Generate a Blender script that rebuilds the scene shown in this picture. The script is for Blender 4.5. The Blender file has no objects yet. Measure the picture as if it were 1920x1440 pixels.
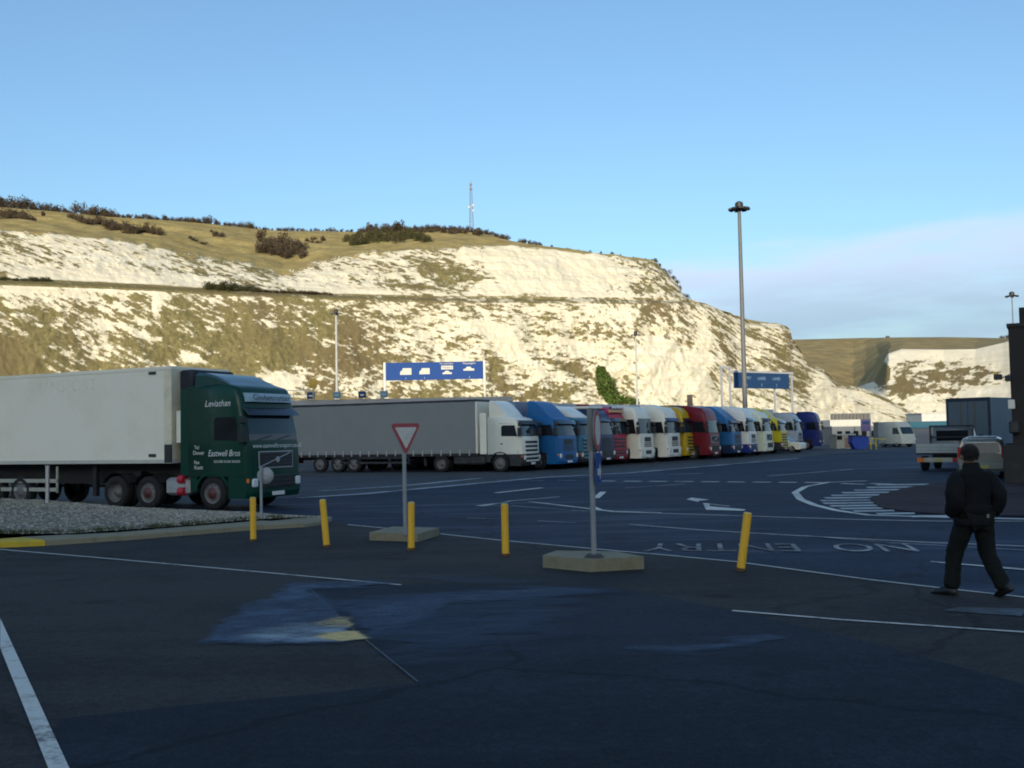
import bpy, math, random
import numpy as np
from mathutils import Vector, Matrix
random.seed(7); np.random.seed(7)
R = math.radians
SC = bpy.context.scene
COL = SC.collection

# ---------------------------------------------------------------- camera
FPX = 1925.0                       # focal length in photograph pixels (photograph 1920 wide)
PITCH, ROLL, CAMZ = R(2.82), R(1.09), 2.05
_F = Vector((0, math.cos(PITCH), math.sin(PITCH)))
_U0 = Vector((0, -math.sin(PITCH), math.cos(PITCH)))
_R0 = Vector((1, 0, 0))
_R = _R0*math.cos(ROLL) - _U0*math.sin(ROLL)
_U = _U0*math.cos(ROLL) + _R0*math.sin(ROLL)
cam_d = bpy.data.cameras.new('camera')
cam_d.sensor_width = 36.0
cam_d.lens = 36.0*FPX/1920.0
cam_d.clip_start, cam_d.clip_end = 0.1, 12000
cam = bpy.data.objects.new('camera', cam_d)
COL.objects.link(cam)
m = Matrix.Identity(4)
for i in range(3):
    m[i][0], m[i][1], m[i][2] = _R[i], _U[i], -_F[i]
m[2][3] = CAMZ
cam.matrix_world = m
SC.camera = cam

# ---------------------------------------------------------------- light: low sun behind the camera
SUN_EL, SUN_AZ = R(11), R(6)      # azimuth of travel, measured from +Y towards +X
world = bpy.data.worlds.new('World'); SC.world = world; world.use_nodes = True
nt = world.node_tree; nt.nodes.clear()
def N(t, k, **kw):
    n = t.nodes.new(k)
    for a, b in kw.items():
        if a in n.inputs.keys() if hasattr(n.inputs, 'keys') else False: n.inputs[a].default_value = b
        else: setattr(n, a, b)
    return n
def math_(t, op, a, b=None, c=None, clamp=False):
    n = t.nodes.new('ShaderNodeMath'); n.operation = op; n.use_clamp = clamp
    for i, v in enumerate((a, b, c)):
        if v is None: continue
        if isinstance(v, (int, float)): n.inputs[i].default_value = v
        else: t.links.new(v, n.inputs[i])
    return n.outputs[0]
def sstep(t, v, lo, hi):
    n = t.nodes.new('ShaderNodeMapRange'); n.interpolation_type = 'SMOOTHSTEP'
    t.links.new(v, n.inputs[0]); n.inputs[1].default_value = lo; n.inputs[2].default_value = hi
    return n.outputs[0]
sky = N(nt, 'ShaderNodeTexSky', sky_type='NISHITA', sun_disc=False, sun_elevation=SUN_EL, sun_rotation=SUN_AZ+math.pi,
        altitude=0.0, air_density=1.0, dust_density=2.0, ozone_density=3.0)
bg = N(nt, 'ShaderNodeBackground'); bg.inputs[1].default_value = 0.15
tint = N(nt, 'ShaderNodeMix', data_type='RGBA', blend_type='MULTIPLY'); tint.inputs[0].default_value = 1; tint.inputs[7].default_value = (.96, .99, .97, 1)
nt.links.new(sky.outputs[0], tint.inputs[6]); nt.links.new(tint.outputs[2], bg.inputs[0])
# cloud bank low in the sky, thickening to the right (away from the cliffs)
tc = N(nt, 'ShaderNodeTexCoord'); sep = N(nt, 'ShaderNodeSeparateXYZ'); nt.links.new(tc.outputs['Generated'], sep.inputs[0])
el = math_(nt, 'ARCSINE', sep.outputs[2])
mp = N(nt, 'ShaderNodeMapping'); nt.links.new(tc.outputs['Generated'], mp.inputs[0]); mp.inputs['Scale'].default_value = (1.0, 1.0, 5.5)
ns = N(nt, 'ShaderNodeTexNoise'); ns.inputs['Scale'].default_value = 4.5; ns.inputs['Detail'].default_value = 5; ns.inputs['Roughness'].default_value = .55
nt.links.new(mp.outputs[0], ns.inputs[0])
ns2 = N(nt, 'ShaderNodeTexNoise'); ns2.inputs['Scale'].default_value = 9; ns2.inputs['Detail'].default_value = 6
nt.links.new(mp.outputs[0], ns2.inputs[0])
nz = math_(nt, 'SUBTRACT', ns.outputs[0], .5)
top = math_(nt, 'MULTIPLY_ADD', sep.outputs[0], 0.075, 0.155)      # radians, rises to the right
top = math_(nt, 'MULTIPLY_ADD', nz, 0.07, top)
edge = math_(nt, 'SUBTRACT', top, el)
msk = sstep(nt, edge, -0.012, 0.03)
hor = math_(nt, 'MULTIPLY_ADD', nz, 0.25, sep.outputs[0])
msk2 = sstep(nt, hor, -0.02, 0.18)
mask = math_(nt, 'MULTIPLY', msk, msk2)
mask = math_(nt, 'MULTIPLY', mask, math_(nt, 'MULTIPLY_ADD', ns2.outputs[0], 1.7, 0.02), clamp=True)
mask = math_(nt, 'MULTIPLY', mask, .93)
cr = N(nt, 'ShaderNodeMix', data_type='RGBA')
body = sstep(nt, edge, 0.0, 0.10)
nt.links.new(body, cr.inputs[0])
cr.inputs[6].default_value = (0.43, 0.51, 0.66, 1); cr.inputs[7].default_value = (0.265, 0.37, 0.47, 1)
bg2 = N(nt, 'ShaderNodeBackground'); bg2.inputs[1].default_value = 1.0
nt.links.new(cr.outputs[2], bg2.inputs[0])
mx = N(nt, 'ShaderNodeMixShader'); nt.links.new(mask, mx.inputs[0]); nt.links.new(bg.outputs[0], mx.inputs[1]); nt.links.new(bg2.outputs[0], mx.inputs[2])
out = N(nt, 'ShaderNodeOutputWorld'); nt.links.new(mx.outputs[0], out.inputs[0])

sun_d = bpy.data.lights.new('sun', 'SUN'); sun_d.energy = 2.55; sun_d.angle = R(0.5); sun_d.color = (1.0, 0.87, 0.63)
sun = bpy.data.objects.new('sun', sun_d); COL.objects.link(sun)
Ldir = Vector((math.sin(SUN_AZ)*math.cos(SUN_EL), math.cos(SUN_AZ)*math.cos(SUN_EL), -math.sin(SUN_EL)))
sun.rotation_euler = Ldir.to_track_quat('-Z', 'Y').to_euler(); sun.location = (0, 0, 60)
SC.view_settings.view_transform = 'Standard'; SC.view_settings.look = 'None'
SC.view_settings.exposure = 0.70; SC.view_settings.gamma = 1.0; SC.view_settings.use_curve_mapping = False
SC.render.engine = 'CYCLES'
SC.cycles.use_denoising = True
SC.cycles.filter_width = 1.9
SC.cycles.max_bounces = 6

# ---------------------------------------------------------------- pixel -> place
def ray(px, py): return _F + _R*((px-960)/FPX) + _U*((720-py)/FPX)
def at(px, py, Y):
    d = ray(px, py); t = Y/d.y
    return Vector((d.x*t, Y, CAMZ + d.z*t))
def gp(px, py, z=0.0):
    d = ray(px, py); t = (z-CAMZ)/d.z
    return Vector((d.x*t, d.y*t, z))
def proj(p):
    v = Vector(p) - Vector((0, 0, CAMZ))
    return 960+FPX*v.dot(_R)/v.dot(_F), 720-FPX*v.dot(_U)/v.dot(_F)

# ---------------------------------------------------------------- object helpers
def tag(o, label=None, cat=None, group=None, kind=None):
    if label: o['label'] = label
    if cat: o['category'] = cat
    if group: o['group'] = group
    if kind: o['kind'] = kind
    return o
def empty(name, loc=(0, 0, 0), rz=0.0):
    o = bpy.data.objects.new(name, None); COL.objects.link(o)
    o.location = loc; o.rotation_euler = (0, 0, rz); o.empty_display_size = .3
    return o
def link(name, me, parent=None, loc=(0, 0, 0), rot=(0, 0, 0)):
    o = bpy.data.objects.new(name, me); COL.objects.link(o)
    o.parent = parent; o.location = loc; o.rotation_euler = rot
    return o
def np_mesh(name, verts, faces, smooth=False):
    me = bpy.data.meshes.new(name)
    verts = np.asarray(verts, dtype=np.float32); faces = np.asarray(faces, dtype=np.int32)
    k = faces.shape[1]
    me.vertices.add(len(verts)); me.vertices.foreach_set('co', verts.ravel())
    me.loops.add(faces.size); me.loops.foreach_set('vertex_index', faces.ravel())
    me.polygons.add(len(faces)); me.polygons.foreach_set('loop_start', np.arange(0, faces.size, k, dtype=np.int32))
    me.polygons.foreach_set('loop_total', np.full(len(faces), k, dtype=np.int32))
    me.polygons.foreach_set('use_smooth', np.full(len(faces), smooth))
    me.update(calc_edges=True)
    return me

class MB:
    def __init__(s): s.v = []; s.f = []; s.sm = []
    def add(s, vs, fs, smooth=False):
        b = len(s.v); s.v += [tuple(p) for p in vs]; s.f += [tuple(i+b for i in f) for f in fs]; s.sm += [smooth]*len(fs); return s
    def box(s, x0, x1, y0, y1, z0, z1, c=0.0):
        if c <= 0:
            vs = [(x, y, z) for z in (z0, z1) for y in (y0, y1) for x in (x0, x1)]
            return s.add(vs, [(0, 2, 3, 1), (4, 5, 7, 6), (0, 1, 5, 4), (2, 6, 7, 3), (0, 4, 6, 2), (1, 3, 7, 5)])
        # chamfered box
        rings = []
        for z, k in ((z0, c), (z0+c, 0), (z1-c, 0), (z1, c)):
            X0, X1, Y0, Y1 = x0+k, x1-k, y0+k, y1-k
            rings.append([(X0+c, Y0, z), (X1-c, Y0, z), (X1, Y0+c, z), (X1, Y1-c, z), (X1-c, Y1, z), (X0+c, Y1, z), (X0, Y1-c, z), (X0, Y0+c, z)])
        return s.loft(rings)
    def loft(s, rings, cap=True, smooth=False, closed=True):
        n = len(rings[0]); b = len(s.v)
        vs = [p for r in rings for p in r]; fs = []
        for i in range(len(rings)-1):
            for j in range(n if closed else n-1):
                k = (j+1) % n
                fs.append((i*n+j, i*n+k, (i+1)*n+k, (i+1)*n+j))
        s.add(vs, fs, smooth)
        if cap:
            s.add(rings[0], [tuple(range(n))[::-1]]); s.add(rings[-1], [tuple(range(n))])
        return s
    def cyl(s, p0, p1, r0, r1=None, n=12, cap=True, smooth=True):
        p0, p1 = Vector(p0), Vector(p1); r1 = r0 if r1 is None else r1
        d = (p1-p0).normalized(); a = d.orthogonal().normalized(); b = d.cross(a)
        rr = [[p + (a*math.cos(2*math.pi*i/n) + b*math.sin(2*math.pi*i/n))*r for i in range(n)] for p, r in ((p0, r0), (p1, r1))]
        return s.loft(rr, cap, smooth)
    def lathe(s, prof, axis='y', n=24, c=(0, 0, 0), smooth=True, cap=False):
        rings = []
        for (h, r) in prof:
            ring = []
            for i in range(n):
                a = 2*math.pi*i/n
                if axis == 'y': ring.append((c[0]+r*math.cos(a), c[1]+h, c[2]+r*math.sin(a)))
                elif axis == 'x': ring.append((c[0]+h, c[1]+r*math.cos(a), c[2]+r*math.sin(a)))
                else: ring.append((c[0]+r*math.cos(a), c[1]+r*math.sin(a), c[2]+h))
            rings.append(ring)
        return s.loft(rings, cap, smooth)
    def prism(s, poly, y0, y1):           # poly in x,z extruded along y
        return s.loft([[(x, y0, z) for x, z in poly], [(x, y1, z) for x, z in poly]])
    def prismz(s, poly, z0, z1):          # poly in x,y extruded up
        return s.loft([[(x, y, z0) for x, y in poly], [(x, y, z1) for x, y in poly]])
    def sheet(s, poly, z=None):
        n = len(poly); return s.add([(p[0], p[1], p[2] if z is None else z) for p in poly], [tuple(range(n))])
    def mesh(s, name, mat):
        me = bpy.data.meshes.new(name); me.from_pydata(s.v, [], s.f)
        me.polygons.foreach_set('use_smooth', s.sm)
        for mm in (mat if isinstance(mat, (list, tuple)) else [mat]): me.materials.append(mm)
        import bmesh
        bm = bmesh.new(); bm.from_mesh(me); bmesh.ops.recalc_face_normals(bm, faces=bm.faces); bm.to_mesh(me); bm.free()
        me.update(); return me
    def build(s, name, mat, parent=None, label=None, loc=(0, 0, 0), rot=(0, 0, 0), bevel=0):
        o = link(name, s.mesh(name, mat), parent, loc, rot)
        if label: o['label'] = label
        if bevel:
            b = o.modifiers.new('bevel', 'BEVEL'); b.width = bevel; b.segments = 2; b.limit_method = 'ANGLE'; b.angle_limit = R(40)
        return o

# ---------------------------------------------------------------- materials
def new_mat(name):
    mt = bpy.data.materials.new(name); mt.use_nodes = True
    t = mt.node_tree; return mt, t, t.nodes['Principled BSDF']
_mc = {}
def paint(name, col, rough=.4, metal=0.0, coat=0.0, dirt=.25, dirt_col=(.12, .11, .09), scale=2.5, bump=0.0, spec=.5):
    if name in _mc: return _mc[name]
    mt, t, b = new_mat(name)
    b.inputs['Roughness'].default_value = rough; b.inputs['Metallic'].default_value = metal
    b.inputs['Coat Weight'].default_value = coat; b.inputs['Coat Roughness'].default_value = .12
    b.inputs['Specular IOR Level'].default_value = spec
    c = N(t, 'ShaderNodeTexCoord'); n = N(t, 'ShaderNodeTexNoise')
    n.inputs['Scale'].default_value = scale; n.inputs['Detail'].default_value = 7; n.inputs['Roughness'].default_value = .65
    t.links.new(c.outputs['Object'], n.inputs[0])
    f = sstep(t, n.outputs[0], .42, .78); f = math_(t, 'MULTIPLY', f, dirt)
    x = N(t, 'ShaderNodeMix', data_type='RGBA'); t.links.new(f, x.inputs[0])
    x.inputs[6].default_value = (*col, 1); x.inputs[7].default_value = (*dirt_col, 1)
    t.links.new(x.outputs[2], b.inputs['Base Color'])
    rr = math_(t, 'MULTIPLY_ADD', n.outputs[0], .25, rough-.1, clamp=True); t.links.new(rr, b.inputs['Roughness'])
    if bump:
        n2 = N(t, 'ShaderNodeTexNoise'); n2.inputs['Scale'].default_value = scale*12; n2.inputs['Detail'].default_value = 4
        t.links.new(c.outputs['Object'], n2.inputs[0])
        bp = N(t, 'ShaderNodeBump'); bp.inputs['Strength'].default_value = bump; bp.inputs['Distance'].default_value = .02
        t.links.new(n2.outputs[0], bp.inputs['Height']); t.links.new(bp.outputs[0], b.inputs['Normal'])
    _mc[name] = mt; return mt
def glass(name, col=(.02, .03, .035)):
    if name in _mc: return _mc[name]
    mt, t, b = new_mat(name)
    b.inputs['Base Color'].default_value = (*col, 1); b.inputs['Roughness'].default_value = .06
    b.inputs['Specular IOR Level'].default_value = .5
    _mc[name] = mt; return mt

# ---------------------------------------------------------------- numpy noise
_tab = np.random.RandomState(3).rand(512, 512)
def vn(x, y, s=0):
    x = np.asarray(x, float)+s*37.17; y = np.asarray(y, float)+s*91.71
    xi = np.floor(x).astype(int); yi = np.floor(y).astype(int); fx = x-xi; fy = y-yi
    fx = fx*fx*(3-2*fx); fy = fy*fy*(3-2*fy)
    g = lambda a, b: _tab[(a) % 512, (b) % 512]
    return (g(xi, yi)*(1-fx)+g(xi+1, yi)*fx)*(1-fy) + (g(xi, yi+1)*(1-fx)+g(xi+1, yi+1)*fx)*fy
def fbm(x, y, s=0, o=4, gain=.5):
    a = 1; tot = 0; r = 0
    for i in range(o):
        r = r + a*vn(x*2**i, y*2**i, s+i*5); tot += a; a *= gain
    return r/tot

# ================================================================ GROUND
def asphalt(name, c0, c1, rough=.8, patch=.06, wet=0.0, wet_rough=.32, seed=0, spec=.35, grain=1.0):
    mt, t, b = new_mat(name)
    g = N(t, 'ShaderNodeNewGeometry')
    mpn = N(t, 'ShaderNodeMapping'); t.links.new(g.outputs['Position'], mpn.inputs[0]); mpn.inputs['Location'].default_value = (seed*13.1, seed*7.7, 0)
    def noise(sc, det=5, ro=.6, vec=None):
        n = N(t, 'ShaderNodeTexNoise'); n.inputs['Scale'].default_value = sc; n.inputs['Detail'].default_value = det; n.inputs['Roughness'].default_value = ro
        t.links.new((vec or mpn).outputs[0], n.inputs[0]); return n.outputs[0]
    big = noise(patch, 4); mid = noise(.7, 6); fine = noise(38, 3, .7)
    mstr = N(t, 'ShaderNodeMapping'); t.links.new(g.outputs['Position'], mstr.inputs[0])
    mstr.inputs['Rotation'].default_value = (0, 0, R(-12)); mstr.inputs['Scale'].default_value = (.12, 1.3, 1)
    streak = noise(.8, 5, .6, mstr)
    f = math_(t, 'MULTIPLY_ADD', mid, .45, math_(t, 'MULTIPLY', big, .55))
    f = math_(t, 'MULTIPLY_ADD', math_(t, 'SUBTRACT', streak, .5), .5, f)
    f = math_(t, 'MULTIPLY_ADD', math_(t, 'SUBTRACT', noise(5.5, 5, .7), .5), .45, f)
    f = sstep(t, f, .36, .64)
    x = N(t, 'ShaderNodeMix', data_type='RGBA'); t.links.new(f, x.inputs[0])
    x.inputs[6].default_value = (*c0, 1); x.inputs[7].default_value = (*c1, 1)
    k = math_(t, 'MULTIPLY_ADD', fine, 1.9*grain, 1-.95*grain)
    k = math_(t, 'MULTIPLY', k, math_(t, 'MULTIPLY_ADD', noise(13, 4, .7), 1.3, .35))
    m2 = N(t, 'ShaderNodeMix', data_type='RGBA', blend_type='MULTIPLY'); m2.inputs[0].default_value = 1
    t.links.new(x.outputs[2], m2.inputs[6])
    cb = N(t, 'ShaderNodeCombineColor'); 
    for i in range(3): t.links.new(k, cb.inputs[i])
    t.links.new(cb.outputs[0], m2.inputs[7])
    vo = N(t, 'ShaderNodeTexVoronoi'); vo.inputs['Scale'].default_value = .55; vo.inputs['Randomness'].default_value = 1
    t.links.new(mpn.outputs[0], vo.inputs[0])
    spot = sstep(t, math_(t, 'MULTIPLY_ADD', math_(t, 'SUBTRACT', mid, .5), .45, vo.outputs['Distance']), .05, .16)
    spot = math_(t, 'MULTIPLY_ADD', spot, .45, .55)
    vc = N(t, 'ShaderNodeTexVoronoi', feature='DISTANCE_TO_EDGE'); vc.inputs['Scale'].default_value = .22
    wv = N(t, 'ShaderNodeMix', data_type='VECTOR'); nv = N(t, 'ShaderNodeTexNoise'); nv.inputs['Scale'].default_value = 1.1; nv.inputs['Detail'].default_value = 5
    t.links.new(mpn.outputs[0], nv.inputs[0]); wv.inputs[0].default_value = .45; t.links.new(mpn.outputs[0], wv.inputs[4]); t.links.new(nv.outputs['Color'], wv.inputs[5]); t.links.new(wv.outputs[1], vc.inputs[0])
    crack = sstep(t, vc.outputs['Distance'], .002, .008); crack = math_(t, 'MULTIPLY_ADD', crack, .40, .60)
    m3 = N(t, 'ShaderNodeMix', data_type='RGBA', blend_type='MULTIPLY'); m3.inputs[0].default_value = 1; t.links.new(m2.outputs[2], m3.inputs[6])
    cb2 = N(t, 'ShaderNodeCombineColor'); sc_ = math_(t, 'MULTIPLY', spot, crack)
    for i in range(3): t.links.new(sc_, cb2.inputs[i])
    t.links.new(cb2.outputs[0], m3.inputs[7]); t.links.new(m3.outputs[2], b.inputs['Base Color'])
    b.inputs['Specular IOR Level'].default_value = spec
    w = sstep(t, math_(t, 'MULTIPLY_ADD', streak, .5, math_(t, 'MULTIPLY', big, .5)), .50, .66)
    w = math_(t, 'MULTIPLY', w, wet)
    r_ = math_(t, 'MULTIPLY_ADD', w, wet_rough-rough, rough); t.links.new(r_, b.inputs['Roughness'])
    bp = N(t, 'ShaderNodeBump'); bp.inputs['Strength'].default_value = .45; bp.inputs['Distance'].default_value = .006
    t.links.new(fine, bp.inputs['Height']); t.links.new(bp.outputs[0], b.inputs['Normal'])
    return mt
M_ASPH = asphalt('asphalt_port', (.008, .017, .038), (.021, .036, .070), rough=.8, wet=.8, wet_rough=.5, spec=.16)
M_FORE = asphalt('asphalt_worn', (.022, .024, .026), (.042, .043, .042), spec=.18, rough=.9, patch=.15, seed=2)
M_NEW = asphalt('asphalt_new', (.011, .017, .027), (.020, .029, .044), spec=.15, rough=.85, patch=.2, seed=4)
M_APRON = asphalt('asphalt_apron', (.044, .050, .058), (.078, .088, .096), spec=.2, rough=.85, patch=.1, seed=5)
M_ISLAND = asphalt('island_tarmac', (.032, .023, .027), (.050, .037, .040), spec=.15, rough=.9, patch=.3, seed=6)

mb = MB(); mb.box(-6000, 6000, -3000, 9000, -3, -.02)
tag(mb.build('ground', asphalt('ground_earth', (.06, .055, .04), (.10, .09, .06), patch=.01)), kind='structure')
def flat(name, poly, z, mat, kind='structure'):
    m_ = MB(); m_.sheet([(p[0], p[1]) for p in poly], z); return tag(m_.build(name, mat), kind=kind)
flat('port_road', [(-240, -70), (330, -70), (330, 215), (-240, 215)], 0.0, M_ASPH)
Z1, Z2, Z3, Z4 = .004, .008, .012, .016
G = lambda pts, z=0: [gp(x, y, z) for x, y in pts]
# worn tarmac of the car park side, where the photographer stands
fore = [(-900, 905), (-300, 960), (0, 1020), (233, 1014), (470, 994), (600, 987), (623, 975), (655, 985), (730, 992), (826, 1002), (940, 1014), (1100, 1029), (1377, 1054), (1634, 1088), (1920, 1121), (2600, 1200)]
fp = G(fore) + [Vector((30, -20, 0)), Vector((-60, -20, 0)), Vector((-80, 30, 0))]
flat('car_park_tarmac', fp, Z1, M_FORE)
new = [(580, 1104), (800, 1097), (1134, 1098), (1374, 1146), (1623, 1204), (1920, 1285), (2300, 1400)]
new2 = [(90, 1500), (110, 1350), (340, 1325), (580, 1304), (783, 1281), (684, 1201), (636, 1159)]
np_ = G(new) + [Vector((9, -10, 0)), Vector((-4, -10, 0))] + G(new2)
flat('resurfaced_tarmac', np_, Z2, M_NEW)
ap = [(560, 932), (680, 926), (1018, 895.5), (1180, 886), (1400, 868), (1560, 851), (1700, 842), (1760, 838)]
flat('lorry_park_apron', G(ap) + [Vector((160, 130, 0)), Vector((160, 205, 0)), Vector((-200, 205, 0)), Vector((-200, 36, 0))] + G([(-200, 960), (300, 948)]), Z1, M_APRON)
isl = [(1698, 915.5), (1629.6, 934.7), (1640, 946), (1655, 954), (1719, 962.5), (1800, 967), (1920, 969), (2200, 975), (2300, 930), (1920, 904), (1760, 906)]

# painted markings: worn white sheets just proud of the tarmac
def worn_paint(name, col, wear=.5, rough=.7, scale=3.0):
    mt, t, b = new_mat(name)
    g = N(t, 'ShaderNodeNewGeometry')
    n = N(t, 'ShaderNodeTexNoise'); n.inputs['Scale'].default_value = scale; n.inputs['Detail'].default_value = 9; n.inputs['Roughness'].default_value = .75
    t.links.new(g.outputs['Position'], n.inputs[0])
    nb = N(t, 'ShaderNodeTexNoise'); nb.inputs['Scale'].default_value = .5; nb.inputs['Detail'].default_value = 4; t.links.new(g.outputs['Position'], nb.inputs[0])
    nf = N(t, 'ShaderNodeTexNoise'); nf.inputs['Scale'].default_value = 22; nf.inputs['Detail'].default_value = 5; t.links.new(g.outputs['Position'], nf.inputs[0])
    vv = math_(t, 'MULTIPLY_ADD', math_(t, 'SUBTRACT', nb.outputs[0], .5), .9, n.outputs[0]); vv = math_(t, 'MULTIPLY_ADD', math_(t, 'SUBTRACT', nf.outputs[0], .5), .35, vv)
    f = sstep(t, vv, wear-.16, wear+.13)
    x = N(t, 'ShaderNodeMix', data_type='RGBA'); t.links.new(f, x.inputs[0])
    x.inputs[6].default_value = (*[c*.95+.002 for c in col], 1); x.inputs[7].default_value = (*[c*.12+.02 for c in col], 1)
    t.links.new(x.outputs[2], b.inputs['Base Color']); b.inputs['Roughness'].default_value = rough
    return mt
M_WHITE = worn_paint('road_paint_white', (.66, .66, .59), .66)
M_WHITE2 = worn_paint('road_paint_faded', (.40, .43, .46), .55)
M_HATCH = worn_paint('road_paint_hatch', (.44, .48, .46), .62)
def strip_pts(P, w, taper=False):
    n = len(P); L, Rr = [], []
    for i, p in enumerate(P):
        a = P[max(0, i-1)]; b = P[min(n-1, i+1)]; d = (b-a); d.z = 0; d.normalize(); s_ = Vector((-d.y, d.x, 0))
        ww = (w[i] if isinstance(w, (list, tuple)) else w)/2
        L.append(p+s_*ww); Rr.append(p-s_*ww)
    return L, Rr
def line(name, pts, w, z=Z3, mat=None, kind='structure'):
    P = G(pts); L, Rr = strip_pts(P, w); m_ = MB(); n = len(P)
    m_.add([(p.x, p.y, z) for p in L+Rr], [(i, i+1, n+i+1, n+i) for i in range(n-1)])
    return tag(m_.build(name, mat or M_WHITE), kind=kind)
_ln = lambda *a, **k: line('road_marking', *a, **k)
flat('road_marking', G([(0, 1160), (0, 1216), (84, 1440), (130, 1440)][0:2] + [(93, 1450), (133, 1450)]), Z3, M_WHITE)
_ln([(-300, 1003), (0, 1031), (200, 1048), (480, 1073), (752, 1098)], .055)
_ln([(652, 984.5), (730, 991.8)], .07)
_ln([(826, 1002), (940, 1014), (1070, 1026), (1180, 1036), (1240, 1041), (1377, 1054), (1634, 1088.5), (1766, 1104), (1920, 1121), (2300, 1165)], .06)
_ln([(1373, 1146.5), (1570, 1163), (1920, 1187), (2200, 1207)], .065)
_ln([(1745, 1054), (1920, 1069), (2200, 1092)], [.08, .16, .16])
_ln([(1180, 984), (1190, 984.7), (1314, 994.6), (1527, 1007), (1740, 1018), (1920, 1025), (2200, 1038)], .07)
_ln([(1510, 1005.5), (1668, 1019), (1920, 1033)], .05, z=Z4, mat=M_WHITE2)
_ln([(1143, 960.4), (1300, 965), (1484, 971), (1612, 975), (1760, 978), (1920, 978)], .09, z=Z3)
_ln([(1625, 902), (1552.8, 904.8), (1510, 913), (1490.8, 924), (1501.5, 937), (1527, 947.5), (1570, 958), (1629.6, 966.5), (1783, 971), (1920, 974), (2200, 980)], .22)
for i in range(9):                       # dashes of the pedestrian route in front of the lorries
    x0 = 1121+i*48.5; _ln([(x0, 902.2+i*.35), (x0+33, 902.4+i*.37)], .38)
for x0, x1 in ((1578, 1622), (1632, 1676)): _ln([(x0, 907), (x1, 908.5)], .3)
for x0 in (930, 985, 1045): _ln([(x0, 901), (x0+34, 901.4)], .13, mat=M_WHITE2)
_ln([(930, 924.6), (1016, 915)], .26)
_ln([(560, 934), (680, 926.5), (860, 910), (1018, 895.5), (1180, 887), (1330, 874), (1500, 859)], .5, z=Z3, mat=M_WHITE2)
_ln([(600, 921), (760, 911), (900, 897)], .45, mat=M_WHITE2)
_ln([(899, 949), (938, 944), (958, 939.7), (1050, 932)], [.3, .1, .1, .1])
_ln([(992, 941), (1102, 954), (1146, 959.5), (1240, 962)], .15)
_ln([(899, 949.5), (961, 949), (1097, 959)], .08, mat=M_WHITE2)
_ln([(1117.5, 934.5), (1131, 922.7)], .22); _ln([(1110, 950.5), (1125, 957), (1150, 960)], .16, z=Z4)
_ln([(876, 972), (942, 973.5)], .07, mat=M_WHITE2); _ln([(1008, 977.4), (1081, 981)], .07, mat=M_WHITE2)
_ln([(1172, 915.5), (1284, 907.7)], .13, mat=M_WHITE2); _ln([(1254, 890), (1318, 888)], .2, mat=M_WHITE2)
_ln([(1440, 893), (1600, 880)], .2, mat=M_WHITE2)
# hatched area round the island
Ly, Lx = [910, 920, 930, 940, 950, 960, 970], [1640, 1590, 1548, 1533, 1560, 1610, 1740]
Ry, Rx = [906, 907, 915, 925, 934, 945, 955, 962, 968], [1748, 1745, 1700, 1655, 1630, 1642, 1665, 1720, 1830]
for i in range(13):
    y = 908.5+i*4.9; th_ = 2.0+i*.09
    xl, xr = float(np.interp(y, Ly, Lx)), float(np.interp(y-1, Ry, Rx))
    flat('road_marking', G([(xl, y), (xr, y-1.2), (xr, y-1.2+th_), (xl+6, y+th_)]), Z2, M_HATCH)
# lane arrow
flat('road_marking', G([(1287, 937), (1297, 933.5), (1306, 935), (1330, 937.5), (1312, 939.5), (1309, 942), (1299, 939.5)]), Z3, M_WHITE)
flat('road_marking', G([(1318, 944), (1330, 944.5), (1331, 950), (1399, 956), (1394, 958.5), (1324, 956.5)]), Z3, M_WHITE)
_ln([(1330, 945.5), (1368, 950)], .08, z=Z3)
# faded box near the walking man
flat('road_marking', G([(1768, 1147), (1795, 1140), (1925, 1143), (1915, 1157)]), Z3, worn_paint('road_paint_ghost', (.075, .11, .15), .45))

def text_mesh(name, s, size, mat, parent=None, loc=(0, 0, 0), rot=(0, 0, 0), xs=1.0, ys=1.0, depth=0.0, shear=0.0, align='CENTER'):
    cu = bpy.data.curves.new(name, 'FONT'); cu.body = s; cu.size = size; cu.align_x = align; cu.align_y = 'CENTER'; cu.extrude = depth; cu.shear = shear
    cu.resolution_u = 3
    tmp = bpy.data.objects.new('t', cu); COL.objects.link(tmp)
    me = bpy.data.meshes.new_from_object(tmp.evaluated_get(bpy.context.evaluated_depsgraph_get()))
    COL.objects.unlink(tmp); bpy.data.objects.remove(tmp); bpy.data.curves.remove(cu)
    me.materials.clear(); me.materials.append(mat); me.name = name
    co = np.empty(len(me.vertices)*3, dtype=np.float32); me.vertices.foreach_get('co', co); co = co.reshape(-1, 3); co[:, 0] *= xs; co[:, 1] *= ys
    me.vertices.foreach_set('co', co.ravel()); me.update()
    return link(name, me, parent, loc, rot)
pa, pb = gp(1212, 1026.5), gp(1714, 1026.5)
mid = (pa+pb)/2; ang = math.atan2(pb.y-pa.y, pb.x-pa.x)
o = text_mesh('road_marking', 'NO  ENTRY', 1.0, worn_paint('road_lettering_worn', (.42, .43, .42), .46), loc=(mid.x, mid.y, Z3), rot=(0, 0, ang+math.pi))
wd = o.dimensions.x; o.scale = ((pb-pa).length/wd, 1.25/.72, 1); tag(o, kind='structure')

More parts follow.
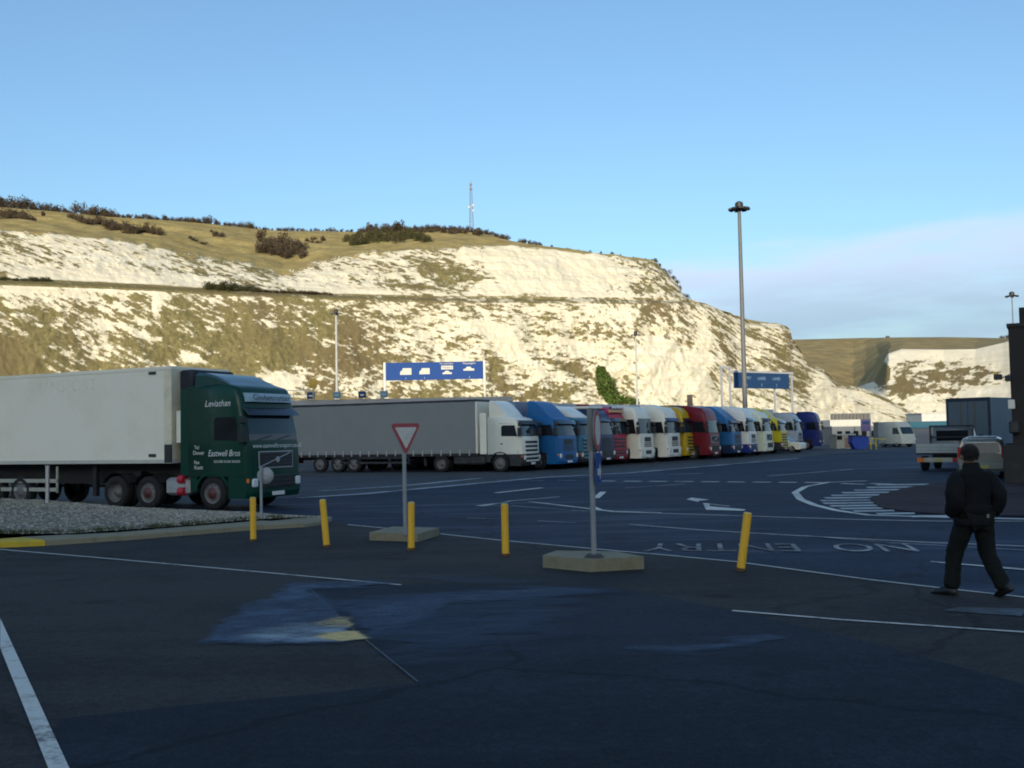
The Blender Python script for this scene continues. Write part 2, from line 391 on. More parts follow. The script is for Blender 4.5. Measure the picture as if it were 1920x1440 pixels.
# patch of pale blue, white and yellow on the new tarmac
def in_poly_sd(px, py, poly, ky=2.6):
    """signed distance (photo pixels, vertical stretched) to a polygon, negative inside"""
    P = np.array(poly, float)*[1, ky]; x, y = px, py*ky; d = np.full(px.shape, 1e9); ins = np.zeros(px.shape, bool)
    for k in range(len(P)):
        x0, y0 = P[k]; x1, y1 = P[(k+1) % len(P)]; ex, ey = x1-x0, y1-y0
        t = np.clip(((x-x0)*ex+(y-y0)*ey)/(ex*ex+ey*ey), 0, 1); d = np.minimum(d, np.hypot(x-x0-t*ex, y-y0-t*ey))
        c = ((y0 > y) != (y1 > y)) & (x < (x1-x0)*(y-y0)/(y1-y0+1e-9)+x0); ins ^= c
    return np.where(ins, -d, d)
def ground_patch(name, x0, x1, y0, y1, st, layers, z):
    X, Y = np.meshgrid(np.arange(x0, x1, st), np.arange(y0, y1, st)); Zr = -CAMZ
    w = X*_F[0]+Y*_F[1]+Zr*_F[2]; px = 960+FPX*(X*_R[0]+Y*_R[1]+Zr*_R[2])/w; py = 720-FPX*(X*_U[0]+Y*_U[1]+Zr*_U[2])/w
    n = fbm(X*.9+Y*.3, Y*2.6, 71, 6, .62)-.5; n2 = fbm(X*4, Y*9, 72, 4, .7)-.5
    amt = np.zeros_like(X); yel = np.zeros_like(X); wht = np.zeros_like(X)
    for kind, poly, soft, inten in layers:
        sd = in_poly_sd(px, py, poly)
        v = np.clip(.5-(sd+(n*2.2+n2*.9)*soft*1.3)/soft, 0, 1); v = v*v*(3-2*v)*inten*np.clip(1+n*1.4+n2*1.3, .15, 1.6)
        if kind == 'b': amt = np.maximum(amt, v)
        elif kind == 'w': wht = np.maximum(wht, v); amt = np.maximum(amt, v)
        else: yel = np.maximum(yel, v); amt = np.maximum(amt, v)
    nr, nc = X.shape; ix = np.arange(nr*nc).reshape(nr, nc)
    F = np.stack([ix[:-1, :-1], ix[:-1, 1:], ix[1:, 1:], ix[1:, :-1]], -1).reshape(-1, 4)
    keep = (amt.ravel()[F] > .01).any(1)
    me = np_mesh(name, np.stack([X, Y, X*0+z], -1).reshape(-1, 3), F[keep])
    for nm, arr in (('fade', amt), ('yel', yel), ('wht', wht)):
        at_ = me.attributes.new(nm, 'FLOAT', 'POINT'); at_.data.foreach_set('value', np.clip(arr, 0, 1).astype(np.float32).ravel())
    mt, t, b = new_mat('patch_colour'); A = lambda k: N(t, 'ShaderNodeAttribute', attribute_name=k).outputs['Fac']
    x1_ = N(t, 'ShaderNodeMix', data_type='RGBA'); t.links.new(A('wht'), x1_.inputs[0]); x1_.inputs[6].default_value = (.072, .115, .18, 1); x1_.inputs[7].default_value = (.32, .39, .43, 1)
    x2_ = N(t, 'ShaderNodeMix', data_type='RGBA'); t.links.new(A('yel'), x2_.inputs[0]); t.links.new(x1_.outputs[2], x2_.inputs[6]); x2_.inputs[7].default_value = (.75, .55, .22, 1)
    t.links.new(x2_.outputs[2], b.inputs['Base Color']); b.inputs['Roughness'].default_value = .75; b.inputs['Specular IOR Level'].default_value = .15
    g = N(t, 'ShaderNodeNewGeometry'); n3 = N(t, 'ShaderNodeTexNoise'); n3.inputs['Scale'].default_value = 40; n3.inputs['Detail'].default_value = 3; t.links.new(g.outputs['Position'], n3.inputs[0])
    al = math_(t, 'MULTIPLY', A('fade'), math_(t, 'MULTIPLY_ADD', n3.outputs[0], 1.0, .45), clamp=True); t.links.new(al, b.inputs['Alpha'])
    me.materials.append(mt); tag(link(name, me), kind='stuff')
ground_patch('pale_patch', -6.2, 4.2, 8.6, 15.2, .03, [
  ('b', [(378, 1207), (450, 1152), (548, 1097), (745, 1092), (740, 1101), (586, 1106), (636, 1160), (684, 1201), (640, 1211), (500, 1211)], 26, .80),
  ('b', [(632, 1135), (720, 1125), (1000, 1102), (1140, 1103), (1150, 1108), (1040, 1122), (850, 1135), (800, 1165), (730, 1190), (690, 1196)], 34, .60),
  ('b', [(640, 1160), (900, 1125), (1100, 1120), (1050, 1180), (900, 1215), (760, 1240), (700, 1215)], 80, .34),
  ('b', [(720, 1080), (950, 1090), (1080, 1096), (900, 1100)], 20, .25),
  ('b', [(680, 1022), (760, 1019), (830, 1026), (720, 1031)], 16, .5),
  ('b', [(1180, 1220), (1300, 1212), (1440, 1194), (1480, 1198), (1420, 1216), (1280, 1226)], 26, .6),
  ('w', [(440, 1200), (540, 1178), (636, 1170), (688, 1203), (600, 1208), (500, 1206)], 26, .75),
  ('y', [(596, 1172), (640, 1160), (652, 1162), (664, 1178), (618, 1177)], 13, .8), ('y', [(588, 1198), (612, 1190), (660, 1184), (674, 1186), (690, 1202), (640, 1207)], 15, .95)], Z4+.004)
_ln([(580, 1104), (636, 1159.7), (684, 1201), (783, 1281)], .022, z=Z4, mat=worn_paint('joint_sealant', (.06, .09, .13), .5))
# ================================================================ CLIFFS
SHADE_HEAD_H = 90.0  # height of the added, unseen headland, set by the shade it must cast
def interp_cols(keys, xs):
    kx = [k[0] for k in keys]
    return [np.interp(xs, kx, [k[i] for k in keys]) for i in range(1, len(keys[0]))]
# photo x : foot D | terrace y, D | chalk top y, D | crest y, D
CK = [(-900, 185, 500, 205, 385, 230, 300, 300), (-400, 210, 515, 230, 420, 255, 340, 330),
      (0, 232, 527, 252, 434, 278, 388, 380), (100, 238, 530, 258, 438, 284, 396, 385), (200, 245, 534, 265, 449, 291, 406, 392),
      (300, 252, 539, 271, 466, 298, 412, 398), (400, 258, 545, 278, 488, 303, 420, 404), (470, 262, 548, 282, 496, 308, 428, 410),
      (530, 266, 551, 286, 519, 304, 433, 414), (560, 268, 552, 288, 508, 310, 433, 418), (600, 271, 554, 291, 492, 316, 433, 422), (700, 278, 557, 298, 473, 326, 436, 430),
      (800, 286, 560, 306, 468, 334, 431, 440), (885, 293, 561, 313, 463, 342, 433, 446), (920, 296, 561, 316, 461, 346, 441, 440),
      (960, 299, 561, 319, 460, 349, 452, 420), (1033, 306, 562, 326, 467, 356, 464, 400), (1087, 311, 562, 331, 473, 361, 471, 390),
      (1160, 318, 563, 338, 481, 369, 479, 388), (1200, 322, 563, 342, 487, 372, 485, 388), (1226, 325, 563, 345, 491, 375, 489, 388),
      (1248, 327, 563, 347, 512, 376, 510, 387), (1270, 330, 563, 350, 533, 377, 531, 388), (1282, 332, 564, 352, 557, 372, 556, 382),
      (1290, 333, 566, 353, 563, 366, 562, 380), (1320, 338, 571, 358, 570, 364, 569, 380), (1360, 345, 588, 365, 587, 371, 586, 387),
      (1403, 352, 606, 374, 605, 380, 604, 396), (1460, 364, 610, 386, 609, 392, 608, 410), (1477, 368, 616, 390, 615, 396, 614, 412),
      (1483, 370, 638, 391, 637, 396, 636, 412), (1497, 374, 656, 394, 655, 399, 654, 414), (1513, 378, 686, 396, 685, 401, 684, 416),
      (1543, 388, 694, 405, 693, 410, 692, 426), (1570, 398, 722, 414, 721, 419, 720, 434), (1617, 415, 729, 432, 728, 437, 727, 450),
      (1660, 432, 748, 446, 747, 451, 746, 462), (1700, 450, 770, 460, 769, 464, 768, 472), (1760, 470, 790, 476, 789, 480, 788, 486)]
# share of the face that is grown over, by photo position (rows y, columns x)
VX = [-900, 0, 200, 400, 530, 600, 700, 800, 900, 1000, 1100, 1200, 1300, 1400, 1500, 1540, 1760]
VEG = {440: [.6, .45, .38, .55, .7, .45, .36, .28, .14, .10, .18, .4, .6, .3, .3, .12, .05],
       500: [.5, .30, .22, .42, .62, .38, .32, .42, .18, .06, .10, .36, .62, .4, .3, .12, .05],
       540: [.45, .14, .10, .2, .3, .22, .24, .34, .14, .02, .04, .36, .5, .4, .3, .12, .05],
       575: [.6, .62, .66, .70, .66, .62, .56, .50, .50, .36, .22, .22, .33, .4, .4, .12, .05],
       630: [.8, .86, .86, .84, .84, .80, .68, .56, .38, .34, .26, .22, .34, .46, .52, .12, .05],
       680: [.85, .9, .9, .88, .88, .86, .82, .72, .40, .32, .22, .20, .28, .48, .48, .12, .05],
       730: [.88, .92, .92, .88, .86, .86, .86, .84, .62, .56, .46, .24, .26, .44, .42, .08, .03],
       800: [.85, .8, .78, .76, .78, .78, .78, .76, .68, .6, .5, .35, .3, .45, .4, .12, .05]}
def veg_share(px, py):
    ys = sorted(VEG); out = np.zeros_like(px)
    tabs = np.array([np.interp(px, VX, VEG[y]) for y in ys])
    t = np.clip(np.interp(py, ys, np.arange(len(ys))), 0, len(ys)-1.001); i = t.astype(int); f = t-i
    idx = np.arange(px.size).reshape(px.shape)
    tb = tabs.reshape(len(ys), -1)
    return (tb[i.ravel(), idx.ravel()]*(1-f.ravel()) + tb[i.ravel()+1, idx.ravel()]*f.ravel()).reshape(px.shape)

def build_sheet(name, keypts, rows, mat, attrs_fn, disp_fn):
    """keypts: (K, ncol, 3) control rows; rows: list of row counts between them"""
    K = keypts.shape[0]; S = []; T = []
    for k in range(K-1):
        n = rows[k]
        for i in range(n):
            f = i/n; S.append(keypts[k]*(1-f)+keypts[k+1]*f); T.append(k+f)
    S.append(keypts[-1]); T.append(K-1.0)
    P = np.array(S); T = np.array(T)
    P = disp_fn(P, T)
    nr, nc = P.shape[:2]
    px = 960+FPX*((P[..., 0]*_R[0]+P[..., 1]*_R[1]+(P[..., 2]-CAMZ)*_R[2])/(P[..., 0]*_F[0]+P[..., 1]*_F[1]+(P[..., 2]-CAMZ)*_F[2]))
    py = 720-FPX*((P[..., 0]*_U[0]+P[..., 1]*_U[1]+(P[..., 2]-CAMZ)*_U[2])/(P[..., 0]*_F[0]+P[..., 1]*_F[1]+(P[..., 2]-CAMZ)*_F[2]))
    a = np.arange(nr*nc).reshape(nr, nc)
    F = np.stack([a[:-1, :-1], a[:-1, 1:], a[1:, 1:], a[1:, :-1]], -1).reshape(-1, 4)
    me = np_mesh(name, P.reshape(-1, 3), F, smooth=True); me.materials.append(mat)
    for nm, arr in attrs_fn(P, T, px, py).items():
        at_ = me.attributes.new(nm, 'FLOAT', 'POINT'); at_.data.foreach_set('value', arr.astype(np.float32).ravel())
    return link(name, me), P, T

def keys3d(cols, yD):
    out = []
    for y, D in yD:
        row = [at(c, yy, dd) if yy is not None else None for c, yy, dd in zip(cols, y, D)]
        out.append([tuple(p) for p in row])
    return np.array(out)

def cliff_mat(name='chalk_and_scrub', g1=(.29, .23, .095), g2=(.41, .33, .14), K=1.0):
    mt, t, b = new_mat(name)
    g = N(t, 'ShaderNodeNewGeometry')
    def noise(sc, det=6, ro=.6, scale=None):
        n = N(t, 'ShaderNodeTexNoise'); n.inputs['Scale'].default_value = sc*K; n.inputs['Detail'].default_value = det; n.inputs['Roughness'].default_value = ro
        if scale:
            mp_ = N(t, 'ShaderNodeMapping'); t.links.new(g.outputs['Position'], mp_.inputs[0]); mp_.inputs['Scale'].default_value = scale; t.links.new(mp_.outputs[0], n.inputs[0])
        else: t.links.new(g.outputs['Position'], n.inputs[0])
        return n.outputs[0]
    def mix(f, a, b_, bt='MIX'):
        x = N(t, 'ShaderNodeMix', data_type='RGBA', blend_type=bt)
        if isinstance(f, float): x.inputs[0].default_value = f
        else: t.links.new(f, x.inputs[0])
        for i, c in ((6, a), (7, b_)):
            if isinstance(c, tuple): x.inputs[i].default_value = (*c, 1)
            else: t.links.new(c, x.inputs[i])
        return x.outputs[2]
    veg = N(t, 'ShaderNodeAttribute', attribute_name='veg').outputs['Fac']
    grass = N(t, 'ShaderNodeAttribute', attribute_name='grass').outputs['Fac']
    fine = noise(.9, 8, .7); mid = noise(.16, 6)
    strata = noise(.5, 6, .6, (.08, .08, 2.2))
    chalk = mix(sstep(t, strata, .38, .66), (.76, .71, .58), (.66, .60, .45))
    chalk = mix(sstep(t, mid, .45, .7), chalk, (.69, .64, .50))
    chalk = mix(sstep(t, fine, .64, .76), chalk, (.36, .31, .18))
    scrub = mix(sstep(t, fine, .35, .65), (.135, .120, .052), (.235, .20, .095))
    scrub = mix(sstep(t, noise(.05, 4), .4, .65), scrub, (.17, .135, .070))
    gr = mix(sstep(t, mid, .35, .65), g1, g2)
    gr = mix(sstep(t, fine, .5, .75), gr, (.17, .125, .055))
    v = math_(t, 'MULTIPLY_ADD', math_(t, 'SUBTRACT', fine, .5), 1.1, veg)
    v = math_(t, 'MULTIPLY_ADD', math_(t, 'SUBTRACT', noise(.33, 7, .72, (1, 1, 2.2)), .5), 1.5, v)
    col = mix(sstep(t, v, .20, .74), chalk, scrub)
    gg = math_(t, 'MULTIPLY_ADD', math_(t, 'SUBTRACT', fine, .5), .5, grass)
    col = mix(sstep(t, gg, .4, .6), col, gr)
    t.links.new(col, b.inputs['Base Color']); b.inputs['Roughness'].default_value = .95; b.inputs['Specular IOR Level'].default_value = .1
    bp = N(t, 'ShaderNodeBump'); bp.inputs['Strength'].default_value = .6; bp.inputs['Distance'].default_value = .5
    t.links.new(fine, bp.inputs['Height']); t.links.new(bp.outputs[0], b.inputs['Normal'])
    return mt
M_CLIFF = cliff_mat()

cols = np.concatenate([np.linspace(-900, -20, 120, endpoint=False), np.linspace(-20, 1760, 1180)])
fD, ty, tD, cy, cD, hy, hD = interp_cols(CK, cols)
foot = np.array([(at(c, 720, D).x, D, 0.0) for c, D in zip(cols, fD)])
low = keys3d(cols, [(ty+4, tD)])[0]
ter = keys3d(cols, [(ty-1.5, tD+4)])[0]
chk = keys3d(cols, [(cy, cD)])[0]
crs = keys3d(cols, [(hy, hD)])[0]
bk1 = crs+np.array([0, 60, 0.0]); bk1[:, 2] = crs[:, 2]-3
bk2 = crs+np.array([10, 260, 0.0]); bk2[:, 2] = crs[:, 2]-25
bk2[:, 2] = np.maximum(bk2[:, 2], 1)
KP = np.array([foot, low, ter, chk, crs, bk1, bk2])
def disp_main(P, T):
    X, Y, Z = P[..., 0], P[..., 1], P[..., 2]
    u = np.arctan2(X, Y)*330                 # metres along the cliff
    Tt = T[:, None]+np.zeros_like(X)
    upper = ((Tt > 2) & (Tt < 3)); lower = Tt < 1
    face = np.where(lower, np.sin(np.clip(Tt, 0, 1)*math.pi)**.5, 0)+np.where(upper, np.sin(np.clip(Tt-2, 0, 1)*math.pi)**.5*.9, 0)
    hill = np.clip((Tt-3)*4, 0, 1)*np.clip((4-Tt)*6, 0, 1)
    wsteep = np.interp(u, [-200, -60, 20, 120], [.55, .6, 1.0, 1.15])
    big = (fbm(u/26, Z/60, 1, 3)-.5)*9
    gul = (fbm((u+Z*.5)/7.5, Z/22, 2, 4)-.5)*4.5
    rid = (1-np.abs(fbm((u-Z*.7)/11, Z/30, 6, 3)*2-1)*2.2)*2.2
    fin = (fbm(u/1.7, Z/2.2, 3, 3)-.5)*2.0
    led = (vn(u/14, Z/1.9, 8)-.5)*1.1
    d = face*wsteep*(big+gul+rid*.6+fin+led)
    dz = hill*((fbm(u/14, Y/14, 9, 4)-.5)*3.5)
    P = P.copy()
    P[..., 1] -= d*.9; P[..., 0] += d*.25*np.sign(X)*0
    P[..., 2] += dz + face*(fbm(u/3, Y/3+Z/3, 12, 3)-.5)*.8
    edge = np.where((Tt >= 2.9) & (Tt <= 3.1), 1, 0)
    P[..., 2] += edge*(vn(u/2.2, 0*u, 15)-.5)*.9
    return P
def attr_main(P, T, px, py):
    Tt = T[:, None]+np.zeros_like(px); X, Y, Z = P[..., 0], P[..., 1], P[..., 2]
    u = np.arctan2(X, Y)*330
    sh = veg_share(px, py)
    def rb(cx, cy, rx, ry, ang, amt):
        c_, s_ = math.cos(R(ang)), math.sin(R(ang)); dx, dy = px-cx, py-cy
        return amt*np.exp(-((dx*c_+dy*s_)/rx)**2-((-dx*s_+dy*c_)/ry)**2)
    for q_ in ((960, 650, 95, 16, 48, -.32), (250, 520, 220, 10, 3, -.25), (1320, 640, 15, 80, 6, -.4), (1235, 665, 45, 45, 0, -.25), (1100, 505, 110, 24, 5, -.35), (700, 548, 110, 6, 1, -.35),
               (928, 690, 14, 45, -20, .45), (1092, 702, 48, 10, 25, .6), (788, 538, 50, 5, 5, .8), (862, 524, 34, 9, 0, .55), (830, 508, 42, 12, 10, .4), (1065, 625, 60, 7, 5, .35), (1062, 690, 15, 8, 0, .8),
               (1362, 655, 12, 62, -28, .6), (1216, 588, 11, 26, 25, .6), (1015, 735, 62, 18, 0, .45), (293, 577, 11, 22, 5, -.9), (365, 671, 20, 9, 15, -1.1), (535, 715, 40, 16, 5, -1.2), (502, 606, 12, 7, 20, -.9), (195, 611, 24, 9, 25, -.9),
               (255, 625, 30, 7, 20, -.6), (130, 665, 30, 6, 25, -.5), (430, 580, 40, 8, 12, -.35), (880, 610, 50, 10, 20, -.3), (690, 600, 40, 9, 15, -.3), (620, 640, 30, 10, 10, -.35), (1180, 560, 100, 8, 3, -.2), (1430, 640, 24, 40, -15, .2),
               (1480, 690, 16, 60, -25, .3), (1180, 730, 20, 14, 0, .2), (1250, 540, 14, 30, -35, .3), (420, 640, 60, 18, 0, .2), (540, 655, 40, 16, 0, .2)):
        sh = sh+rb(*q_)
    sh = np.clip(sh, 0.0, 1.0)
    tilt = np.interp(px, [0, 700, 1100, 1400], [.55, .35, .1, .9])
    n1 = fbm((u*.60+Z*tilt*.60), (Z+u*tilt*.45)*1.4, 21, 6, .70)
    n2 = fbm(u/34, Z/22, 22, 3)
    n3 = fbm(u*.17+Z*tilt*.12, (Z+u*tilt*.3)*.46, 24, 5, .68)
    n = .50*n1+.20*n2+.30*n3
    thr = np.quantile(n[(T < 3)], np.linspace(0, 1, 101))
    cut = np.interp(1-sh, np.linspace(0, 1, 101), thr)
    veg = .5+(n-cut)*5.5-np.clip(.28-sh, 0, 1)*1.6
    veg = np.where((Tt > .985) & (Tt < 2.035), .5+np.interp(px, [-900, 500, 900, 1100, 1760], [.6, .5, .15, .02, -.1])+(n-.5)*3, veg)
    # chalk crack lines near the top right
    for k, off in ((0, 14), (1, 30)):
        topline = np.interp(px, [c[0] for c in CK], [c[4] for c in CK])
        veg = np.where((px > 980) & (px < 1250) & (np.abs(py-topline-off-(px-980)*.02*k) < 1.7) & (Tt > 2) & (Tt < 3), veg+.45, veg)
    grass = np.clip((Tt-3)*40+.5+(n1-.5)*14*(Tt < 3.25), 0, 1)
    grass = np.where(Tt < 2.93, 0, grass)
    grass = np.where((px > 990) & (Tt < 4.2), grass*.75, grass)
    return {'veg': np.clip(veg, 0, 1), 'grass': np.clip(grass, 0, 1)}
cliff, PM, TM = build_sheet('chalk_cliff', KP, [175, 5, 120, 50, 4, 4], M_CLIFF, attr_main, disp_main)
tag(cliff, kind='structure')
def hill_at(px, f):
    """a point on the grass between chalk edge (f=0) and crest (f=1)"""
    j = int(np.argmin(np.abs(cols-px))); i = int(np.argmin(np.abs(TM-(3+f))))
    return Vector(PM[i, j])
def face_at(px, T):
    j = int(np.argmin(np.abs(cols-px))); i = int(np.argmin(np.abs(TM-T))); return Vector(PM[i, j])

# second headland, farther off
C2 = [(1380, 640, 760, 700, 715, 860, 641, 1250), (1480, 650, 745, 700, 715, 870, 637, 1250), (1560, 655, 752, 705, 722, 880, 635, 1250), (1600, 660, 755, 705, 729, 885, 634, 1250), (1622, 650, 750, 695, 722, 860, 633.5, 1240), (1643, 642, 745, 688, 707, 800, 633.5, 1220), (1655, 640, 740, 684, 683, 765, 633, 1200),
      (1665, 640, 735, 680, 664, 745, 633, 1200), (1690, 645, 735, 690, 655, 760, 632.5, 1200), (1770, 650, 735, 700, 656, 775, 632, 1200), (1830, 640, 725, 700, 655, 760, 633, 1150),
      (1880, 620, 720, 690, 643, 740, 634, 1000), (1900, 610, 720, 680, 637, 730, 634, 960), (2000, 580, 720, 650, 640, 700, 636, 900), (2200, 540, 720, 600, 650, 640, 645, 800)]
cols2 = np.linspace(1380, 2200, 520)
fD2, my2, mD2, cy2, cD2, hy2, hD2 = interp_cols(C2, cols2)
foot2 = np.array([(at(c, 720, D).x, D, 0.0) for c, D in zip(cols2, fD2)])
KP2 = np.array([foot2, keys3d(cols2, [(my2, mD2)])[0], keys3d(cols2, [(cy2, cD2)])[0], keys3d(cols2, [(hy2, hD2)])[0]])
b2 = KP2[-1]+np.array([0, 500, -25.0]); KP2 = np.concatenate([KP2, b2[None]])
def disp2(P, T):
    X, Y, Z = P[..., 0], P[..., 1], P[..., 2]; u = np.arctan2(X, Y)*750; Tt = T[:, None]+0*X
    face = np.where(Tt < 2, np.sin(np.clip(Tt/2, 0, 1)*math.pi)**.5, 0)
    d = face*((fbm(u/55, Z/90, 31, 3)-.5)*40+(fbm((u+Z*.4)/16, Z/40, 32, 4)-.5)*16+(fbm(u/4, Z/5, 33, 3)-.5)*4)
    d = d+np.where((Tt >= 2) & (Tt < 3), (fbm(u/30, Z/12, 35, 4)-.5)*22*np.sin(np.clip(Tt-2, 0, 1)*math.pi), 0)
    P = P.copy(); P[..., 1] -= d; P[..., 2] += np.where((Tt > 2.1) & (Tt < 2.9), (fbm(u/60, Y/60, 34, 3)-.5)*4, 0); return P
def attr2(P, T, px, py):
    Tt = T[:, None]+0*px; Z = P[..., 2]; u = np.arctan2(P[..., 0], P[..., 1])*750
    n = .62*fbm(u*.16+Z*.10, Z*.30-u*.06, 41, 6, .7)+.38*fbm(u/50, Z/30, 42, 3)
    blob = lambda cx, cy, rx, ry, s: s*np.exp(-((px-cx)/rx)**2-((py-cy)/ry)**2)
    sh = .12+blob(1740, 715, 60, 34, .75)+blob(1800, 700, 45, 30, .45)+blob(1680, 740, 32, 40, .5)+blob(1850, 720, 20, 30, .3)+blob(1720, 680, 40, 12, .3)-blob(1620, 760, 60, 30, .4)-blob(1860, 665, 30, 20, .4)
    q = np.quantile(n, np.linspace(0, 1, 101)); cut = np.interp(np.clip(1-sh, 0, 1), np.linspace(0, 1, 101), q)
    veg = .5+(n-cut)*6-np.clip(.28-sh, 0, 1)*1.4
    grass = np.clip((Tt-2)*20, 0, 1)
    valley = (px < np.interp(py, [640, 660, 690, 730], [1668, 1665, 1652, 1632])) & (py < np.interp(px, [1480, 1560, 1600, 1650], [700, 722, 727, 712]))
    grass = np.where(valley & (Tt > .5), 1, grass)
    veg = np.where(blob(1652, 700, 20, 26, 1) > .45, .9, veg)
    return {'veg': np.clip(veg, 0, 1), 'grass': grass, 'shade': 0*px}
cliff2, PM2, TM2 = build_sheet('far_headland', KP2, [70, 50, 60, 3], cliff_mat('chalk_and_brown_field', (.25, .195, .095), (.36, .285, .135), .38), attr2, disp2)
tag(cliff2, kind='structure')

# ================================================================ ADDED HEADLAND BEHIND THE CAMERA (unseen, put in to shade the port)
gx = np.linspace(-900, 700, 90); gy = np.concatenate([np.linspace(-250, -330, 14), np.linspace(-350, -1100, 16)])
XX, YY = np.meshgrid(gx, gy)
rise = np.clip((-250-YY)/75, 0, 1); rise = rise*rise*(3-2*rise)
HC = SHADE_HEAD_H*rise+(fbm(XX/60, YY/60, 61, 4)-.5)*14*rise*np.clip((-330-YY)/60, 0, 1)*0+(fbm(XX/25, YY/25, 62, 3)-.5)*6*np.sin(rise*math.pi)
HC = np.where(YY < -335, SHADE_HEAD_H-(-335-YY)*.10, HC)
HC *= np.clip((700-XX)/250, 0, 1)**.5
ia = np.arange(XX.size).reshape(XX.shape)
me = np_mesh('added_shade_headland', np.stack([XX, YY-(fbm(XX/40, 0*XX, 63, 3)-.5)*30, HC-1], -1).reshape(-1, 3), np.stack([ia[:-1, :-1], ia[:-1, 1:], ia[1:, 1:], ia[1:, :-1]], -1).reshape(-1, 4), True)
at_ = me.attributes.new('veg', 'FLOAT', 'POINT'); at_.data.foreach_set('value', (fbm(XX/12, HC/8, 64, 4)*1.2-.1).astype(np.float32).ravel())
at_ = me.attributes.new('grass', 'FLOAT', 'POINT'); at_.data.foreach_set('value', (rise > .97).astype(np.float32).ravel())
me.materials.append(M_CLIFF); tag(link('added_shade_headland', me), kind='structure')
# ================================================================ LORRIES
M_TYRE = paint('tyre_rubber', (.012, .012, .013), .85, dirt=.4, dirt_col=(.05, .045, .04), scale=6)
M_RIM = paint('rim_steel', (.17, .17, .17), .6, metal=.2, dirt=.7, dirt_col=(.06, .05, .04), scale=9)
M_RIMRED = paint('rim_hub_red', (.10, .018, .018), .5, dirt=.4)
M_CHAS = paint('chassis_black', (.016, .016, .018), .7, dirt=.5, dirt_col=(.05, .045, .04))
M_PLAST = paint('dark_plastic', (.022, .023, .026), .5, dirt=.35)
M_GLASS = glass('windscreen_glass', (.02, .04, .05))
M_SGLASS = glass('side_glass', (.012, .014, .018))
M_LAMP = paint('lamp_lens', (.75, .78, .80), .12, coat=1, dirt=.05)
M_ORANGE = paint('orange_lens', (.75, .20, .02), .3, dirt=.1)
M_RED = paint('red_lens', (.45, .02, .02), .3, dirt=.1)
M_PLATE = paint('number_plate_white', (.75, .76, .74), .4, dirt=.2)
M_ALU = paint('aluminium', (.50, .51, .52), .4, metal=.6, dirt=.3)
M_WHT = paint('white_gloss', (.86, .83, .70), .35, coat=.3, dirt=.22, dirt_col=(.35, .33, .28), scale=1.2)

def wheel_meshes():
    out = {}
    ty = MB().lathe([(-.15, .31), (-.155, .40), (-.14, .47), (-.10, .50), (.10, .50), (.14, .47), (.155, .40), (.15, .31)], 'y', 24).mesh('wheel', M_TYRE)
    out['tyre'] = ty
    tw = MB().lathe([(-.30, .31), (-.305, .40), (-.29, .47), (-.25, .50), (.02, .50), (.05, .47), (.06, .5), (.30, .5), (.30, .31)], 'y', 24).mesh('wheel', M_TYRE)
    out['twin'] = tw
    f = MB().lathe([(-.145, .325), (-.10, .30), (-.115, .20), (-.15, .17), (-.19, .10), (-.20, .001)], 'y', 20)
    for i in range(10):
        a = i*math.pi/5; f.cyl((.23*math.cos(a), -.14, .23*math.sin(a)), (.23*math.cos(a), -.10, .23*math.sin(a)), .018, n=6)
    out['front'] = f.mesh('rim', M_RIM)
    f2 = MB().lathe([(-.29, .325), (-.16, .29), (-.10, .22), (-.12, .17), (-.22, .13), (-.25, .001)], 'y', 20)
    out['rear'] = f2.mesh('rim', M_RIM)
    h = MB().lathe([(-.152, .17), (-.195, .105), (-.21, .001)], 'y', 16); out['hub'] = h.mesh('hub', M_RIMRED)
    return out
WM = wheel_meshes()
def wheel(root, x, side, kind='front', r=.5, yo=1.08, red=False):
    twin = kind == 'rear'
    w = link('wheel', WM['twin' if twin else 'tyre'], root, (x, side*yo, r), (0, 0, 0 if side < 0 else math.pi))
    w.scale = (r/.5, 1, r/.5)
    link('rim', WM[kind], w)
    if red: link('hub', WM['hub'], w, (0, -.05 if twin else 0, 0))
    return w

